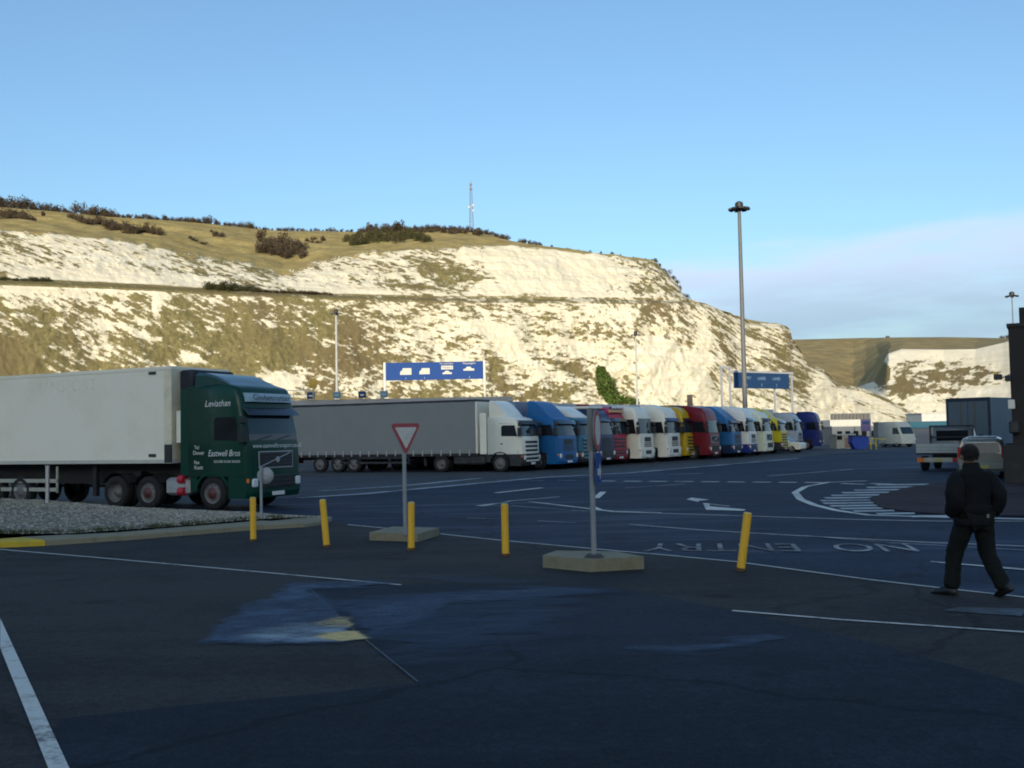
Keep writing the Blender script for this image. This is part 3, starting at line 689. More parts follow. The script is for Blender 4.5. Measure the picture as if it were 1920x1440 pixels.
class Cab:
    def __init__(s, keys, r=.17, bulge=.07):
        s.K = keys; s.r = r; s.b = bulge
    def q(s, z):
        zs = [k[0] for k in s.K]; return [float(np.interp(z, zs, [k[i] for k in s.K])) for i in (1, 2, 3)]
    def fx(s, y, z):
        xf, hw, xb = s.q(z); r = s.r; a = abs(y); lim = hw-r
        if a <= lim: return xf-s.b*(a/hw)**2
        base = xf-s.b*(lim/hw)**2; e = min(a-lim, r)
        return base-r+math.sqrt(max(0, r*r-e*e))
    def ring(s, z):
        xf, hw, xb = s.q(z); r = s.r; pts = [(xb, -hw)]
        ys = [-(hw-r)-r*math.sin(a) for a in (math.pi/2, 1.2, .85, .5, .2)] + [-(hw-r), -(hw-r)*.5, 0]
        right = [(s.fx(y, z), y) for y in ys]
        left = [(x, -y) for x, y in right[:-1]][::-1]
        return [(x, y, z) for x, y in pts+right+left+[(xb, hw)]]
    def body(s, mb):
        z0, z1 = s.K[0][0], s.K[-1][0]; zs = sorted(set([k[0] for k in s.K])|set(np.linspace(z0, z1, 9)))
        mb.loft([s.ring(z) for z in zs], True, True); return mb
    def front(s, mb, y0, y1, z0, z1, off=.01, t=.03, ny=12, nz=3, top=0.0):
        """patch on the front; top = how much narrower at z1"""
        g = []
        for j in range(nz+1):
            z = z0+(z1-z0)*j/nz; k = 1-top*j/nz
            g.append([(s.fx((y0+(y1-y0)*i/ny)*k, z), (y0+(y1-y0)*i/ny)*k, z) for i in range(ny+1)])
        n = ny+1; vs = []; 
        for d in (off, off-t):
            for row in g:
                for (x, y, z) in row:
                    xf, hw, xb = s.q(z); e = max(0, abs(y)-(hw-s.r))/s.r; ang = math.asin(min(1, e))
                    vs.append((x+d*math.cos(ang), y+math.copysign(d*math.sin(ang), y), z))
        m_ = (nz+1)*n; fs = []
        for j in range(nz):
            for i in range(ny):
                a = j*n+i; fs.append((a, a+1, a+n+1, a+n)); fs.append((m_+a, m_+a+n, m_+a+n+1, m_+a+1))
        per = [i for i in range(n)] + [j*n+ny for j in range(1, nz+1)] + [nz*n+i for i in range(ny-1, -1, -1)] + [j*n for j in range(nz-1, 0, -1)]
        for a, b in zip(per, per[1:]+per[:1]): fs.append((a, b, b+m_, a+m_))
        mb.add(vs, fs, False); return mb
    def side(s, mb, side, poly, off=.008, t=.03):
        n = len(poly); vs = []
        for d in (off, off-t):
            for x, z in poly: vs.append((x, side*(s.q(z)[1]+d), z))
        fs = [tuple(range(n)), tuple(range(n, 2*n))[::-1]] + [(i, (i+1) % n, n+(i+1) % n, n+i) for i in range(n)]
        mb.add(vs, fs); return mb

CABS = {
 'globe': [(.98, 0, 1.23, -2.3), (1.75, -.02, 1.245, -2.3), (2.2, -.08, 1.245, -2.3), (2.95, -.24, 1.24, -2.3), (3.3, -.30, 1.235, -2.3), (3.52, -.40, 1.225, -2.3), (3.60, -.48, 1.21, -2.3), (3.68, -.72, 1.16, -2.3), (3.70, -.9, 1.12, -2.28)],
 'high': [(.98, 0, 1.21, -2.2), (1.8, -.02, 1.23, -2.2), (2.8, -.22, 1.21, -2.2), (3.2, -.38, 1.19, -2.2), (3.45, -.60, 1.15, -2.2), (3.55, -.95, 1.1, -2.18)],
 'tall': [(.98, 0, 1.21, -2.2), (1.8, -.02, 1.23, -2.2), (2.95, -.20, 1.22, -2.2), (3.4, -.34, 1.20, -2.2), (3.68, -.60, 1.16, -2.2), (3.76, -1.0, 1.1, -2.18)],
 'low': [(.98, 0, 1.21, -2.15), (1.8, -.02, 1.23, -2.15), (2.65, -.22, 1.21, -2.15), (2.92, -.40, 1.17, -2.15), (3.04, -.8, 1.12, -2.15), (3.07, -1.1, 1.08, -2.15)]}

def tractor(root, S):
    body = S['paint']; c = Cab(CABS[S.get('cab', 'high')]); det = S.get('detail', 1)
    ztop = c.K[-1][0]; wt = S.get('win_top', 2.78 if S.get('cab') != 'low' else 2.62); wb = S.get('win_bot', 1.95)
    cab = c.body(MB()).build('cab', body, root)
    # lower front, steps and arch surrounds
    low = MB()
    low.loft([[(-.80, -1.22, z), (-.12-d, -1.22, z), (-.0-d, -1.08, z), (.03-d, 0, z), (-.0-d, 1.08, z), (-.12-d, 1.22, z), (-.80, 1.22, z)] for z, d in ((.34, .06), (.5, 0), (.978, 0))])
    low.box(-2.25, -2.0, -1.2, 1.2, .55, .978)
    low.build('bumper', S.get('bumper', body), cab)
    for sd in (-1, 1):
        a = MB(); 
        ring = [(-1.4+.68*math.cos(t), .5+.62*math.sin(t)) for t in np.linspace(.35, math.pi-.35, 9)]
        inn = [(-1.4+.60*math.cos(t), .5+.56*math.sin(t)) for t in np.linspace(.35, math.pi-.35, 9)][::-1]
        pl = ring+inn
        a.add([(x, sd*1.235, z) for x, z in pl]+[(x, sd*.80, z) for x, z in pl],
              [tuple([i, i+1, 17-i-1, 17-i]) for i in range(8)]+[tuple([18+i, 18+17-i, 18+17-i-1, 18+i+1]) for i in range(8)]+[(i, (i+1) % 18, 18+(i+1) % 18, 18+i) for i in range(18)])
        a.build('wheel_arch', S.get('arch', M_PLAST), cab)
    # glass
    c.front(MB(), -1.10, 1.10, wb, wt, .008, .03, 14, 4, .04).build('windscreen', M_GLASS, cab)
    for sd in (-1, 1):
        xw = -.33
        c.side(MB(), sd, [(xw, wb+.0), (xw-.16, wt-.06), (-1.22, wt-.06), (-1.30, wt-.14), (-1.30, wb+.02)], .006).build('side_window', M_SGLASS, cab)
        if det:
            dm = MB()
            for p, q_ in (((-1.42, 1.0), (-1.42, wt+.05)), ((-.30, 1.05), (-.46, wt+.0)), ((-.46, wt+.03), (-1.42, wt+.05))):
                if p[0] == q_[0]: c.side(dm, sd, [(p[0], p[1]), (p[0]-.02, p[1]), (q_[0]-.02, q_[1]), (q_[0], q_[1])], .003, .01)
                else: c.side(dm, sd, [(p[0], p[1]), (q_[0], q_[1]), (q_[0]-.0, q_[1]-.02), (p[0]-.02, p[1])], .003, .01)
            dm.build('door_seam', M_PLAST, cab)
            MB().box(-1.34, -1.22, min(sd*1.235, sd*1.27), max(sd*1.235, sd*1.27), 1.52, 1.58).build('door_handle', M_PLAST, cab)
        if S.get('no_far_mirror') and sd > 0: continue
        mm = MB(); y0 = sd*1.26
        mm.box(-.20, -.02, min(y0, y0+sd*.26), max(y0, y0+sd*.26), 1.95, 2.42, .03).box(-.18, -.05, min(y0, y0+sd*.24), max(y0, y0+sd*.24), 2.50, 2.72, .03)
        mm.cyl((-.2, sd*1.2, 2.75), (-.12, y0+sd*.1, 2.66), .02, n=6).cyl((-.2, sd*1.2, 1.98), (-.12, y0+sd*.1, 2.02), .02, n=6)
        mm.build('mirror', S.get('mirror', M_PLAST), cab)
    # wipers
    if det:
        w = MB()
        for y in (-.75, .1): w.cyl((c.fx(y, wb+.03)+.03, y, wb+.02), (c.fx(y+.6, wb+.16)+.03, y+.6, wb+.14), .012, n=5)
        w.build('wiper', M_PLAST, cab)
    if S.get('visor', True):
        v = MB(); zv = wt+.04
        pts = []
        for y in np.linspace(-1.15, 1.15, 11): pts.append((c.fx(y*.98, zv), y))
        v.loft([[(x+.02, y, zv+.16) for x, y in pts]+[(x-.03, y, zv+.16) for x, y in pts[::-1]],
                [(x+.24, y*1.01, zv-.06) for x, y in pts]+[(x+.21, y*1.01, zv-.06) for x, y in pts[::-1]]])
        v.build('sun_visor', S.get('visor_mat', glass('visor_tint', (.012, .018, .03))), cab)
    # grille
    g = S.get('grille', 'slats'); gm = S.get('grille_mat', M_PLAST)
    if g == 'slats':                       # full-width slatted front
        c.front(MB(), -.80, .80, 1.02, 1.70, .012, .03).build('grille', M_PLAST, cab)
        MB().box(-.02, .045, -.80, .80, .50, .95).build('grille', M_PLAST, cab)
        for k in range(S.get('nslat', 6)):
            z = .56+k*.225
            if z < .95: MB().box(.0, .075, -.84, .84, z, z+.085, .015).build('grille_slat', S.get('slat', body), cab)
            else: c.front(MB(), -.86, .86, z, z+.09, .05, .06, 10, 1).build('grille_slat', S.get('slat', body), cab)
        c.front(MB(), -.9, .9, 1.74, 1.90, .015, .03).build('grille_panel', body, cab)
    elif g == 'iron':                      # framed grille with a diagonal bar
        fr = MB(); c.front(fr, -.78, .78, 1.20, 1.70, .02, .04); fr.build('grille_frame', M_ALU, cab)
        c.front(MB(), -.75, .75, 1.23, 1.67, .028, .03).build('grille', M_PLAST, cab)
        d = MB(); d.cyl((c.fx(-.72, 1.25)+.045, -.72, 1.26), (c.fx(.6, 1.64)+.045, .6, 1.64), .018, n=6); d.build('grille_bar', M_ALU, cab)
        b2 = MB(); b2.cyl((c.fx(0, 1.45)+.03, 0, 1.45), (c.fx(0, 1.45)+.06, 0, 1.45), .085, n=16); b2.build('grille_badge', M_ALU, cab)
        for k in range(4): c.front(MB(), -.72, .72, 1.27+k*.10, 1.30+k*.10, .036, .02, 10, 1).build('grille_slat', M_CHAS, cab)
        MB().box(-.02, .05, -.72, .72, .62, 1.0, .02).build('lower_grille', M_PLAST, cab)
        for k in range(3): MB().box(.045, .07, -.70, .70, .66+k*.12, .70+k*.12).build('grille_slat', M_CHAS, cab)
    else:                                  # two stacked dark panels
        c.front(MB(), -.52, .52, 1.42, 1.72, .02, .04).build('grille', M_PLAST, cab)
        for k in range(3): c.front(MB(), -.60, .60, 1.08+k*.11, 1.14+k*.11, .02, .04, 8, 1).build('grille_slat', M_PLAST, cab)
        MB().box(-.02, .05, -.45, .45, .60, .85, .02).build('lower_grille', M_PLAST, cab)
    for sd in (-1, 1):
        h = MB(); y0, y1 = sorted((sd*.86, sd*1.10)); h.box(-.10, .035, y0, y1, .66, .92, .03); h.build('headlight', M_LAMP, cab)
        h = MB(); y0, y1 = sorted((sd*1.10, sd*1.215)); h.box(-.26, -.06, y0, y1+.01*sd if sd > 0 else y1, .78, .92, .02).build('indicator_lamp', M_ORANGE, cab)
    MB().box(.03, .075, -.26, .26, .40, .51).build('number_plate', S.get('plate', M_PLATE), cab)
    # roof deflector
    if S.get('deflector'):
        dm = S.get('deflector_mat', body); H = S['deflector']; x0 = S.get('def_x0', -.95)
        rr = []
        for f in np.linspace(0, 1, 7):
            x = x0+f*(-2.05-x0); zz = ztop-.04+(H-ztop)*math.sin(f*math.pi/2)**1.1; w_ = S.get('def_w', 1.0)+.14*f
            rr.append([(x, -w_, ztop-.10), (x, -w_, zz-.1*f), (x, -w_+.15, zz), (x, w_-.15, zz), (x, w_, zz-.1*f), (x, w_, ztop-.10)])
        MB().loft(rr).build('roof_deflector', dm, cab)
    if S.get('side_fairing', True):
        MB().box(-2.62, -2.21, -1.22, -1.18, 1.0, min(3.6, ztop+.2)).build('side_fairing', body, cab); MB().box(-2.62, -2.21, 1.18, 1.22, 1.0, min(3.6, ztop+.2)).build('side_fairing', body, cab)
    ax = S.get('axles', [-1.4, -5.1])
    ch = MB().box(ax[-1]-.9, -.5, -.42, .42, .62, .92).box(ax[-1]-.5, ax[-1]+.6, -.75, .75, .95, 1.13)
    ch.build('chassis', M_CHAS, root)
    if S.get('tanks', True):
        for sd in (-1, 1):
            a, b = sorted((sd*.62, sd*1.18)); x1 = -2.35; x0 = S.get('tank_x0', ax[1]+.75)
            t_ = MB().box(x0, x1, a, b, .42, .95, .08); t_.build('side_tank', S.get('tank_mat', M_PLAST), root)
    for i, x in enumerate(ax):
        for sd in (-1, 1):
            wheel(root, x, sd, 'front' if i == 0 or x in S.get('single', []) else 'rear', .5, 1.06 if i == 0 else (1.06 if x in S.get('single', []) else .93), S.get('red', False) and i < 2)
            if i:
                a, b = sorted((sd*.66, sd*1.22)); m_ = MB()
                m_.loft([[(x+.62*math.cos(t), yy, .5+.60*math.sin(t)) for yy in (a, b)] for t in np.linspace(.5, math.pi-.5, 8)], False, True, False)
                m_.build('mudguard', M_PLAST, root)
    return cab, c

def trailer(root, T):
    x1 = T.get('x1', -2.95); x0 = x1-T.get('len', 13.6); z0, z1 = T.get('z0', 1.0), T.get('z1', 4.0); mat = T['mat']; k = T.get('kind', 'curtain')
    hw = 1.25
    if k == 'curtain':
        bd = MB(); bd.box(x0+.10, x1-.12, -hw+.02, hw-.02, z0+.12, z1-.12)
        # slight billow and vertical folds in the curtain
        b = bd.build('trailer_body', mat, root)
        for sd in (-1, 1):
            cu = MB(); nx = 56; zz = [z0+.05, z0+.5, (z0+z1)/2, z1-.4, z1-.1]
            for j, z in enumerate(zz): pass
            rows = [[(x0+.12+(x1-x0-.26)*i/nx, sd*(hw+.012+.018*math.sin(i*1.7+j)*(.3+.7*math.sin(j/4*math.pi))+.006*math.cos(i*.9)), z) for i in range(nx+1)] for j, z in enumerate(zz)]
            cu.loft(rows, False, True, False)
            cur = cu.build('curtain', mat, b)
            if sd < 0 and T.get('straps'):
                n = 22; st = MB().box(-.03, .03, -.02, .01, -.02, .30).mesh('strap', T.get('strap_mat', M_ALU))
                for i in range(n): link('strap', st, b, (x0+.5+(x1-x0-1)*i/(n-1), -hw-.035, z0-.05))
        MB().box(x0, x1, -hw-.03, hw+.03, z1-.12, z1, .02).build('roof_rail', T.get('rail', M_CHAS), b)
        MB().box(x0, x1, -hw-.01, hw+.01, z0-.10, z0+.045).build('side_rail', T.get('rail2', M_CHAS), b)
        for xx in (x1-.12, x0): MB().box(xx, xx+.12, -hw-.025, hw+.025, z0+.045, z1-.125, .02).build('end_frame', T.get('frame', M_WHT), b)
    else:
        b = MB().box(x0, x1, -hw-.02, hw+.02, z0, z1, .03).build('trailer_body', mat, root)
        MB().box(x0-.02, x1+.02, -hw-.035, hw+.035, z1-.10, z1+.01, .01).build('roof_rail', T.get('rail', mat), b)
        MB().box(x0-.02, x1+.02, -hw-.035, hw+.035, z0-.02, z0+.10, .01).build('side_rail', T.get('rail2', M_ALU), b)
        MB().box(x1-.30, x1+.015, -hw-.03, hw+.03, z0+.1, z1-.1, .02).build('end_frame', T.get('frame', mat), b)
    MB().box(x0+.1, x1-.3, -.5, .5, .72, z0-.02).build('trailer_chassis', M_CHAS, root)
    axs = T.get('axles', [x0+2.2, x0+3.5, x0+4.8])
    for x in axs:
        for sd in (-1, 1): wheel(root, x, sd, 'front', .5, 1.06)
    if T.get('guards', True):
        for sd in (-1, 1):
            g = MB(); a, b_ = sorted((sd*1.17, sd*1.21)); gx0, gx1 = axs[-1]+.9, x1-T.get('guard_gap', 4.4)
            g.box(gx0, gx1, a, b_, .50, .62).box(gx0, gx1, a, b_, .78, .90).box(gx0, gx0+.08, a-.0, b_, .5, z0-.1).box(gx1-.08, gx1, a, b_, .46, z0-.1)
            g.build('side_guard', T.get('guard_mat', M_ALU), root)
    for sd in (-1, 1): MB().box(x1-3.6, x1-3.45, sd*.9-.07, sd*.9+.07, .35, z0).build('landing_leg', M_CHAS, root)
    MB().box(x0-.04, x0+.05, -1.15, 1.15, .5, .75).build('rear_lamp_bar', M_RED, root)
    return b

def place(name, px, D, theta, label, cat, group=None, hw=1.25):
    X = (px-960)/FPX*D
    th = R(theta); o = empty(name, (X+hw*math.sin(th), D+hw*math.cos(th), 0), -th)
    return tag(o, label, cat, group)

# ---- green lorry with white refrigerated trailer
M_GREEN = paint('green_paint', (.002, .046, .030), .35, coat=.15, spec=.25, dirt=.15, dirt_col=(.02, .03, .02))
M_REEFER = paint('reefer_white', (.90, .86, .72), .5, dirt=.35, dirt_col=(.62, .60, .40), scale=.5)
t1 = place('articulated_lorry', 465, 29.6, 26, 'dark green lorry cab pulling a plain white refrigerated trailer beside the gravel bed', 'lorry')
cab1, c1 = tractor(t1, dict(paint=M_GREEN, cab='globe', win_bot=2.02, win_top=2.78, grille='iron', visor=True, deflector=4.12, def_x0=-.75, deflector_mat=paint('deflector_green', (.006, .05, .045), .3, coat=.3), def_w=1.06, axles=[-1.4, -3.95, -5.3], single=[-3.95], red=True, no_far_mirror=True,
     tank_x0=-3.3, bumper=M_GREEN, arch=M_GREEN, tank_mat=M_ALU, mirror=paint('mirror_dark', (.01, .02, .02), .4)))
trailer(t1, dict(kind='box', mat=M_REEFER, x1=-2.95, z0=1.40, z1=4.30, frame=paint('reefer_frame', (.80, .74, .55), .5), rail=M_REEFER, rail2=paint('reefer_rail', (.55, .55, .50), .5), guard_mat=paint('guard_white', (.40, .40, .34), .5), guard_gap=4.9, axles=[-9.6, -10.95, -12.3]))
fr = MB().box(-2.93, -2.42, -.95, .95, 2.5, 4.20, .05).build('refrigeration_unit', paint('unit_black', (.012, .016, .03), .6), t1)
MB().box(-2.80, -2.62, -1.20, -.96, 2.0, 2.95).build('unit_side_panel', M_WHT, t1)
for y in (-1.0, -.98):
    pass
for k, z in enumerate((.78, .42+.0)):
    MB().cyl((-2.70, -1.18, z+.12), (-2.48, -1.18, z+.12), .13, n=14).build('air_tank', paint('tank_red', (.5, .015, .04), .4), t1)
for (x, z) in ((-3.55, 4.12), (-3.55, 1.62), (-14.8, 4.12)):
    MB().box(x-.28, x, -1.30, -1.272, z-.04, z+.05).build('hinge_plate', M_PLAST, t1)
MB().box(-3.2, -2.93, -1.29, -1.25, 1.40, 1.95).build('corner_guard', M_PLAST, t1)
# faint old lettering ghost high on the box
text_mesh('lettering', 'TRANSPORT', .55, paint('ghost_lettering', (.86, .82, .67), .6), t1, (-7.6, -1.274, 3.85), (R(90), 0, 0), xs=1.0)
M_LET = paint('lettering_white', (.80, .82, .80), .4, dirt=.05)
sb = MB(); c1.front(sb, -1.02, 1.02, 3.16, 3.42, .10, .14, 12, 2); sb.build('roof_sign', paint('roof_sign_pale', (.36, .50, .56), .35), cab1)
def front_text(s, size, z, x, mat, par, xs=1.0, shear=0.0, tilt=0.0):
    return text_mesh('lettering', s, size, mat, par, (x, 0, z), (R(90)-tilt, 0, R(90)), xs=xs, shear=shear)
front_text('Globetrotter', .27, 3.285, c1.fx(0, 3.29)+.14, M_PLAST, cab1, xs=1.2, tilt=R(18))
front_text('www.eastwelltransport.co.uk', .19, 1.86, .045, M_LET, cab1, xs=1.0)
text_mesh('lettering', 'Leviathan', .27, M_LET, cab1, (-1.15, -1.262, 3.12), (R(90), 0, 0), shear=.25, xs=.95)
text_mesh('lettering', 'Eastwell Bros', .26, M_LET, cab1, (-.92, -1.262, 1.66), (R(90), 0, 0), shear=.25, xs=.85)
text_mesh('lettering', 'DOVER 01304 204250', .105, M_LET, cab1, (-.80, -1.262, 1.42), (R(90), 0, 0))
text_mesh('lettering', 'Tel', .15, M_LET, cab1, (-1.95, -1.262, 1.84), (R(90), 0, 0)); text_mesh('lettering', 'Dover', .17, M_LET, cab1, (-1.88, -1.262, 1.68), (R(90), 0, 0))
text_mesh('lettering', 'Fax', .15, M_LET, cab1, (-1.95, -1.262, 1.40), (R(90), 0, 0)); text_mesh('lettering', 'Kent', .17, M_LET, cab1, (-1.88, -1.262, 1.25), (R(90), 0, 0))

# ---- white lorry with the grey curtain trailer
M_CURT = paint('curtain_grey', (.225, .245, .235), .55, dirt=.25, dirt_col=(.15, .16, .17), scale=.5)
GR = 'lorries parked in a row under the cliff'
W2 = paint('cab_white', (.88, .85, .70), .35, coat=.4, dirt=.2, dirt_col=(.4, .38, .3), scale=1.5)
t2 = place('articulated_lorry', 978, 55.85, 25, 'white lorry with silver slatted grille and long grey curtain-sided trailer', 'lorry', GR)
tractor(t2, dict(paint=W2, cab='low', win_bot=1.95, win_top=2.62, grille='slats', slat=M_WHT, deflector=4.0, visor_mat=M_PLAST, bumper=M_PLAST, axles=[-1.4, -5.1]))
trailer(t2, dict(kind='curtain', mat=M_CURT, guard_mat=M_PLAST, x1=-2.75, z0=1.0, z1=4.05, straps=True, strap_mat=paint('strap_grey', (.42, .43, .42), .6), rail=paint('rail_dark', (.02, .025, .035), .5), axles=[-10.97, -12.1, -13.38]))

def P(name, c): return paint(name, c, .4, coat=.1, spec=.3, dirt=.15, scale=1.3)
row = [ # px of near front corner, D, theta, style, trailer, label
 (1045, 58, 31, dict(paint=P('blue_lorry', (.008, .12, .33)), cab='low', deflector=4.02, def_x0=-.7, grille='panel', nslat=5), (.25, .33, .45), 'bright blue lorry parked next to the white one with the grey trailer'),
 (1086, 60.5, 31, dict(paint=P('teal_lorry', (.04, .16, .24)), cab='low', deflector=3.75, def_x0=-.6, deflector_mat=M_WHT, bumper=M_PLAST, grille='slats', slat=P('teal_slat', (.10, .28, .36))), (.62, .64, .62), 'blue-green lorry with pale roof and slatted grille, partly behind the signpost'),
 (1120, 63, 31, dict(paint=P('navy_lorry', (.008, .03, .10)), cab='high', grille='panel', bumper=M_PLAST, roofw=1), (.55, .58, .62), 'dark navy lorry squeezed between the blue-green lorry and the crimson one'),
 (1145, 65, 31, dict(paint=P('crimson_lorry', (.46, .008, .05)), cab='tall', grille='slats', slat=P('crimson_slat', (.42, .02, .06)), lightbar=1), (.35, .03, .06), 'crimson lorry with a bar of lamps above its windscreen'),
 (1199, 67, 30, dict(paint=P('cream_lorry', (.84, .82, .68)), cab='tall', grille='panel', win_top=2.95, win_bot=1.95, visor=False, roofw=1), (.55, .6, .66), 'cream white lorry with deep windscreen next to the crimson one'),
 (1251, 69.5, 30, dict(paint=P('ivory_lorry', (.82, .80, .68)), cab='tall', grille='panel', visor_mat=P('visor_blue', (.01, .03, .12)), deflector=4.0), (.60, .64, .68), 'ivory lorry with dark blue sun visor beside the maroon one'),
 (1284, 72.5, 30, dict(paint=P('amber_lorry', (.55, .36, .015)), cab='tall', grille='slats', slat=P('amber_slat', (.6, .4, .03)), deflector=3.95), (.55, .42, .05), 'amber yellow lorry peeping out behind the ivory one'),
 (1328, 73, 30, dict(paint=P('maroon_lorry', (.17, .008, .018)), cab='tall', grille='iron', deflector=3.95, visor=False), (.14, .05, .12), 'dark maroon lorry in the middle of the parked row'),
 (1371, 76.5, 30, dict(paint=P('sky_lorry', (.02, .14, .34)), cab='low', deflector=3.95, def_x0=-.6, grille='panel', bumper=P('navy_bumper', (.01, .03, .08))), (.12, .22, .42), 'mid blue lorry parked next to the maroon one'),
 (1402, 78.5, 29, dict(paint=P('white_lorry', (.82, .81, .74)), cab='tall', grille='panel', bumper=P('bumper_blue', (.01, .03, .20)), deflector=3.98), (.70, .74, .74), 'white lorry with a deep blue bumper'),
 (1433, 82, 29, dict(paint=P('mint_lorry', (.74, .78, .60)), cab='high', deflector=3.9, grille='iron', visor_mat=M_PLAST), (.66, .72, .66), 'greenish white lorry behind the one with the blue bumper'),
 (1462, 87, 29, dict(paint=P('yellow_lorry', (.62, .50, .015)), cab='low', deflector=3.9, bumper=M_PLAST, grille='slats', slat=P('yellow_slat', (.62, .5, .03))), (.5, .5, .12), 'lemon yellow lorry near the far end of the row'),
 (1492, 95, 29, dict(paint=P('grey_lorry', (.38, .42, .46)), cab='high', grille='panel', bumper=M_PLAST), (.62, .66, .70), 'pale grey lorry between the lemon yellow one and the navy one'),
 (1535, 101, 24, dict(paint=P('royal_lorry', (.008, .018, .14)), cab='tall', grille='panel', visor=False), (.010, .015, .12), 'deep navy lorry with a navy box body, last of the row'),
]
for px, D, th, S, tc_, lab in row:
    o = place('articulated_lorry', px, D, th, lab, 'lorry', GR)
    S.setdefault('detail', 0); S['axles'] = [-1.4, -5.1]
    cb_, cc = tractor(o, S)
    mt_ = paint('box_%02d%02d%02d' % tuple(int(c*99) for c in tc_), tc_, .45, dirt=.25, scale=.6)
    trailer(o, dict(kind='box', mat=mt_, x1=-2.8, z0=1.05, z1=3.95 if D < 100 else 3.7, len=13.4 if D < 100 else 8, guard_mat=M_PLAST, axles=[-10.2, -11.5, -12.8] if D < 100 else [-9.2], guards=True))
    if S.get('roofw'): MB().box(-2.0, -.75, -1.05, 1.05, 3.55, 3.72, .06).build('roof_hatch', M_WHT, cb_)
    if S.get('lightbar'):
        b = MB().box(-.36, -.16, -1.0, 1.0, 3.32, 3.52, .03).build('lamp_bar', P('lightbar_amber', (.75, .40, .22)), cb_)
        for k in range(5): MB().cyl((-.16, -.8+k*.4, 3.66), (-.06, -.8+k*.4, 3.66), .09, n=12).build('spot_lamp', M_LAMP, cb_)
        MB().box(-.24, -.20, -.95, .95, 3.5, 3.72).build('lamp_bracket', M_PLAST, cb_)
# ================================================================ STREET FURNITURE
M_GALV = paint('galvanised', (.30, .32, .33), .5, metal=.3, dirt=.3)
M_CONC = paint('concrete_mossy', (.25, .23, .155), .9, dirt=.7, dirt_col=(.15, .145, .07), scale=3, bump=.5)
M_YEL = paint('bollard_yellow', (.86, .48, .03), .5, dirt=.3, dirt_col=(.45, .25, .02), scale=3)
M_SREAR = paint('sign_back_grey', (.20, .22, .22), .6)
M_SWHITE = paint('sign_white', (.66, .64, .56), .6, dirt=.35, scale=6)
M_SRED = paint('sign_red', (.40, .07, .08), .6, dirt=.35, scale=6)
M_SBLUE = paint('sign_blue', (.026, .075, .27), .6, dirt=0, spec=.08)
M_SBLUE2 = paint('sign_blue_dull', (.022, .06, .15), .6, dirt=0, spec=.08)
# bollards
def bollard(pt, pb, lab):
    b = gp(*pb); t = at(pt[0], pt[1], b.y+.0); d = t-b
    o = empty('bollard', b); tag(o, lab, 'bollard', 'yellow bollards')
    r = .062
    MB().cyl((0, 0, -.03), d, r, n=16).build('post', M_YEL, o)
    e = d.normalized(); MB().cyl(d, d+e*.02, r, r*.72, n=16).build('cap', paint('cap_pale', (.62, .50, .16), .5), o)
    MB().cyl((0, 0, 0), e*.05, r+.022, n=16).build('collar', paint('collar_rust', (.12, .06, .02), .8), o)
bollard((474, 934), (475, 1015), 'yellow bollard in front of the lorry cab, by the round sign')
bollard((605, 938), (613, 1026), 'yellow bollard leaning slightly left at the tip of the kerbed gravel bed')
bollard((771, 943), (771, 1032), 'yellow bollard right in front of the give way sign')
bollard((946, 946), (948, 1043), 'yellow bollard standing alone between the two signposts')
bollard((1402, 963), (1388, 1071), 'yellow bollard knocked askew, beside the NO ENTRY lettering')
# give way sign on a concrete slab
def post_base(name_lab, cat, pts_px, h, pole_px, pole_top, tag_group=None):
    base = G(pts_px); o = empty(name_lab[0], (0, 0, 0)); P0 = gp(pole_px[0], pole_px[1], h)
    o.location = (P0.x, P0.y, 0); tag(o, name_lab[1], cat)
    m_ = MB(); m_.prismz([(p.x-P0.x, p.y-P0.y) for p in base], 0, h); m_.build('concrete_base', M_CONC, o, bevel=.02)
    z1 = at(pole_top[0], pole_top[1], P0.y).z; x1 = at(pole_top[0], pole_top[1], P0.y).x-P0.x
    MB().cyl((0, 0, h-.02), (x1, 0, z1), .042, n=14).build('pole', M_GALV, o)
    return o, P0, x1, z1
def far_pts(near, dx, dy): return [Vector(n_) + Vector((dx, dy, 0)) for n_ in near]
a, b, c_ = gp(692, 1013.5), gp(784, 1016.5), gp(824, 1004)
base = [a, b, c_, a+(c_-b)]
o1, P1, x1, z1 = post_base(('give_way_sign', 'red and white triangular give way sign on a slab of mossy concrete'), 'road sign', [proj(p) for p in base], .16, (760, 1001), (757, 796))
th = R(-50)
def tri_pts(w, y, zc, z0): return [(-w/2, y, zc), (w/2, y, zc), (0, y, z0)]
zt, zb = at(757, 794, P1.y).z, at(757, 855, P1.y).z; W = .76
s_ = empty('t', (0, 0, 0)); bpy.data.objects.remove(s_)
def sign_mesh(name, rings, mat, parent, rz, xo, y0, y1):
    m_ = MB(); m_.loft([[(x, y0, z) for x, z in rings], [(x, y1, z) for x, z in rings]]); return m_.build(name, mat, parent, loc=(xo, 0, 0), rot=(0, 0, rz))
def tri(w, zt, zb, r=.05):
    out = []
    for cx, cz, a0 in ((-w/2+r*1.5, zt-r, 90), (w/2-r*1.5, zt-r, -30), (0, zb+r*1.6, 210)):
        pass
    c3 = [(-w/2+r*1.6, zt-r), (0, zb+r*2.0), (w/2-r*1.6, zt-r)]
    for (cx, cz), (s0, s1) in zip(c3, ((90, 210), (210, 330), (-30, 90))):
        for k in range(5):
            an = R(s0+(s1-s0)*k/4); out.append((cx+r*math.cos(an), cz+r*math.sin(an)))
    return out
TH1 = R(46)
sign_mesh('sign_back', tri(W, zt, zb), M_SREAR, o1, TH1, x1*.9, -.055, -.045)
sign_mesh('sign_border', tri(W, zt, zb), M_SRED, o1, TH1, x1*.9, -.061, -.0555)
sign_mesh('sign_face', tri(W-.21, zt-.075, zb+.135, .02), M_SWHITE, o1, TH1, x1*.9, -.066, -.0615)
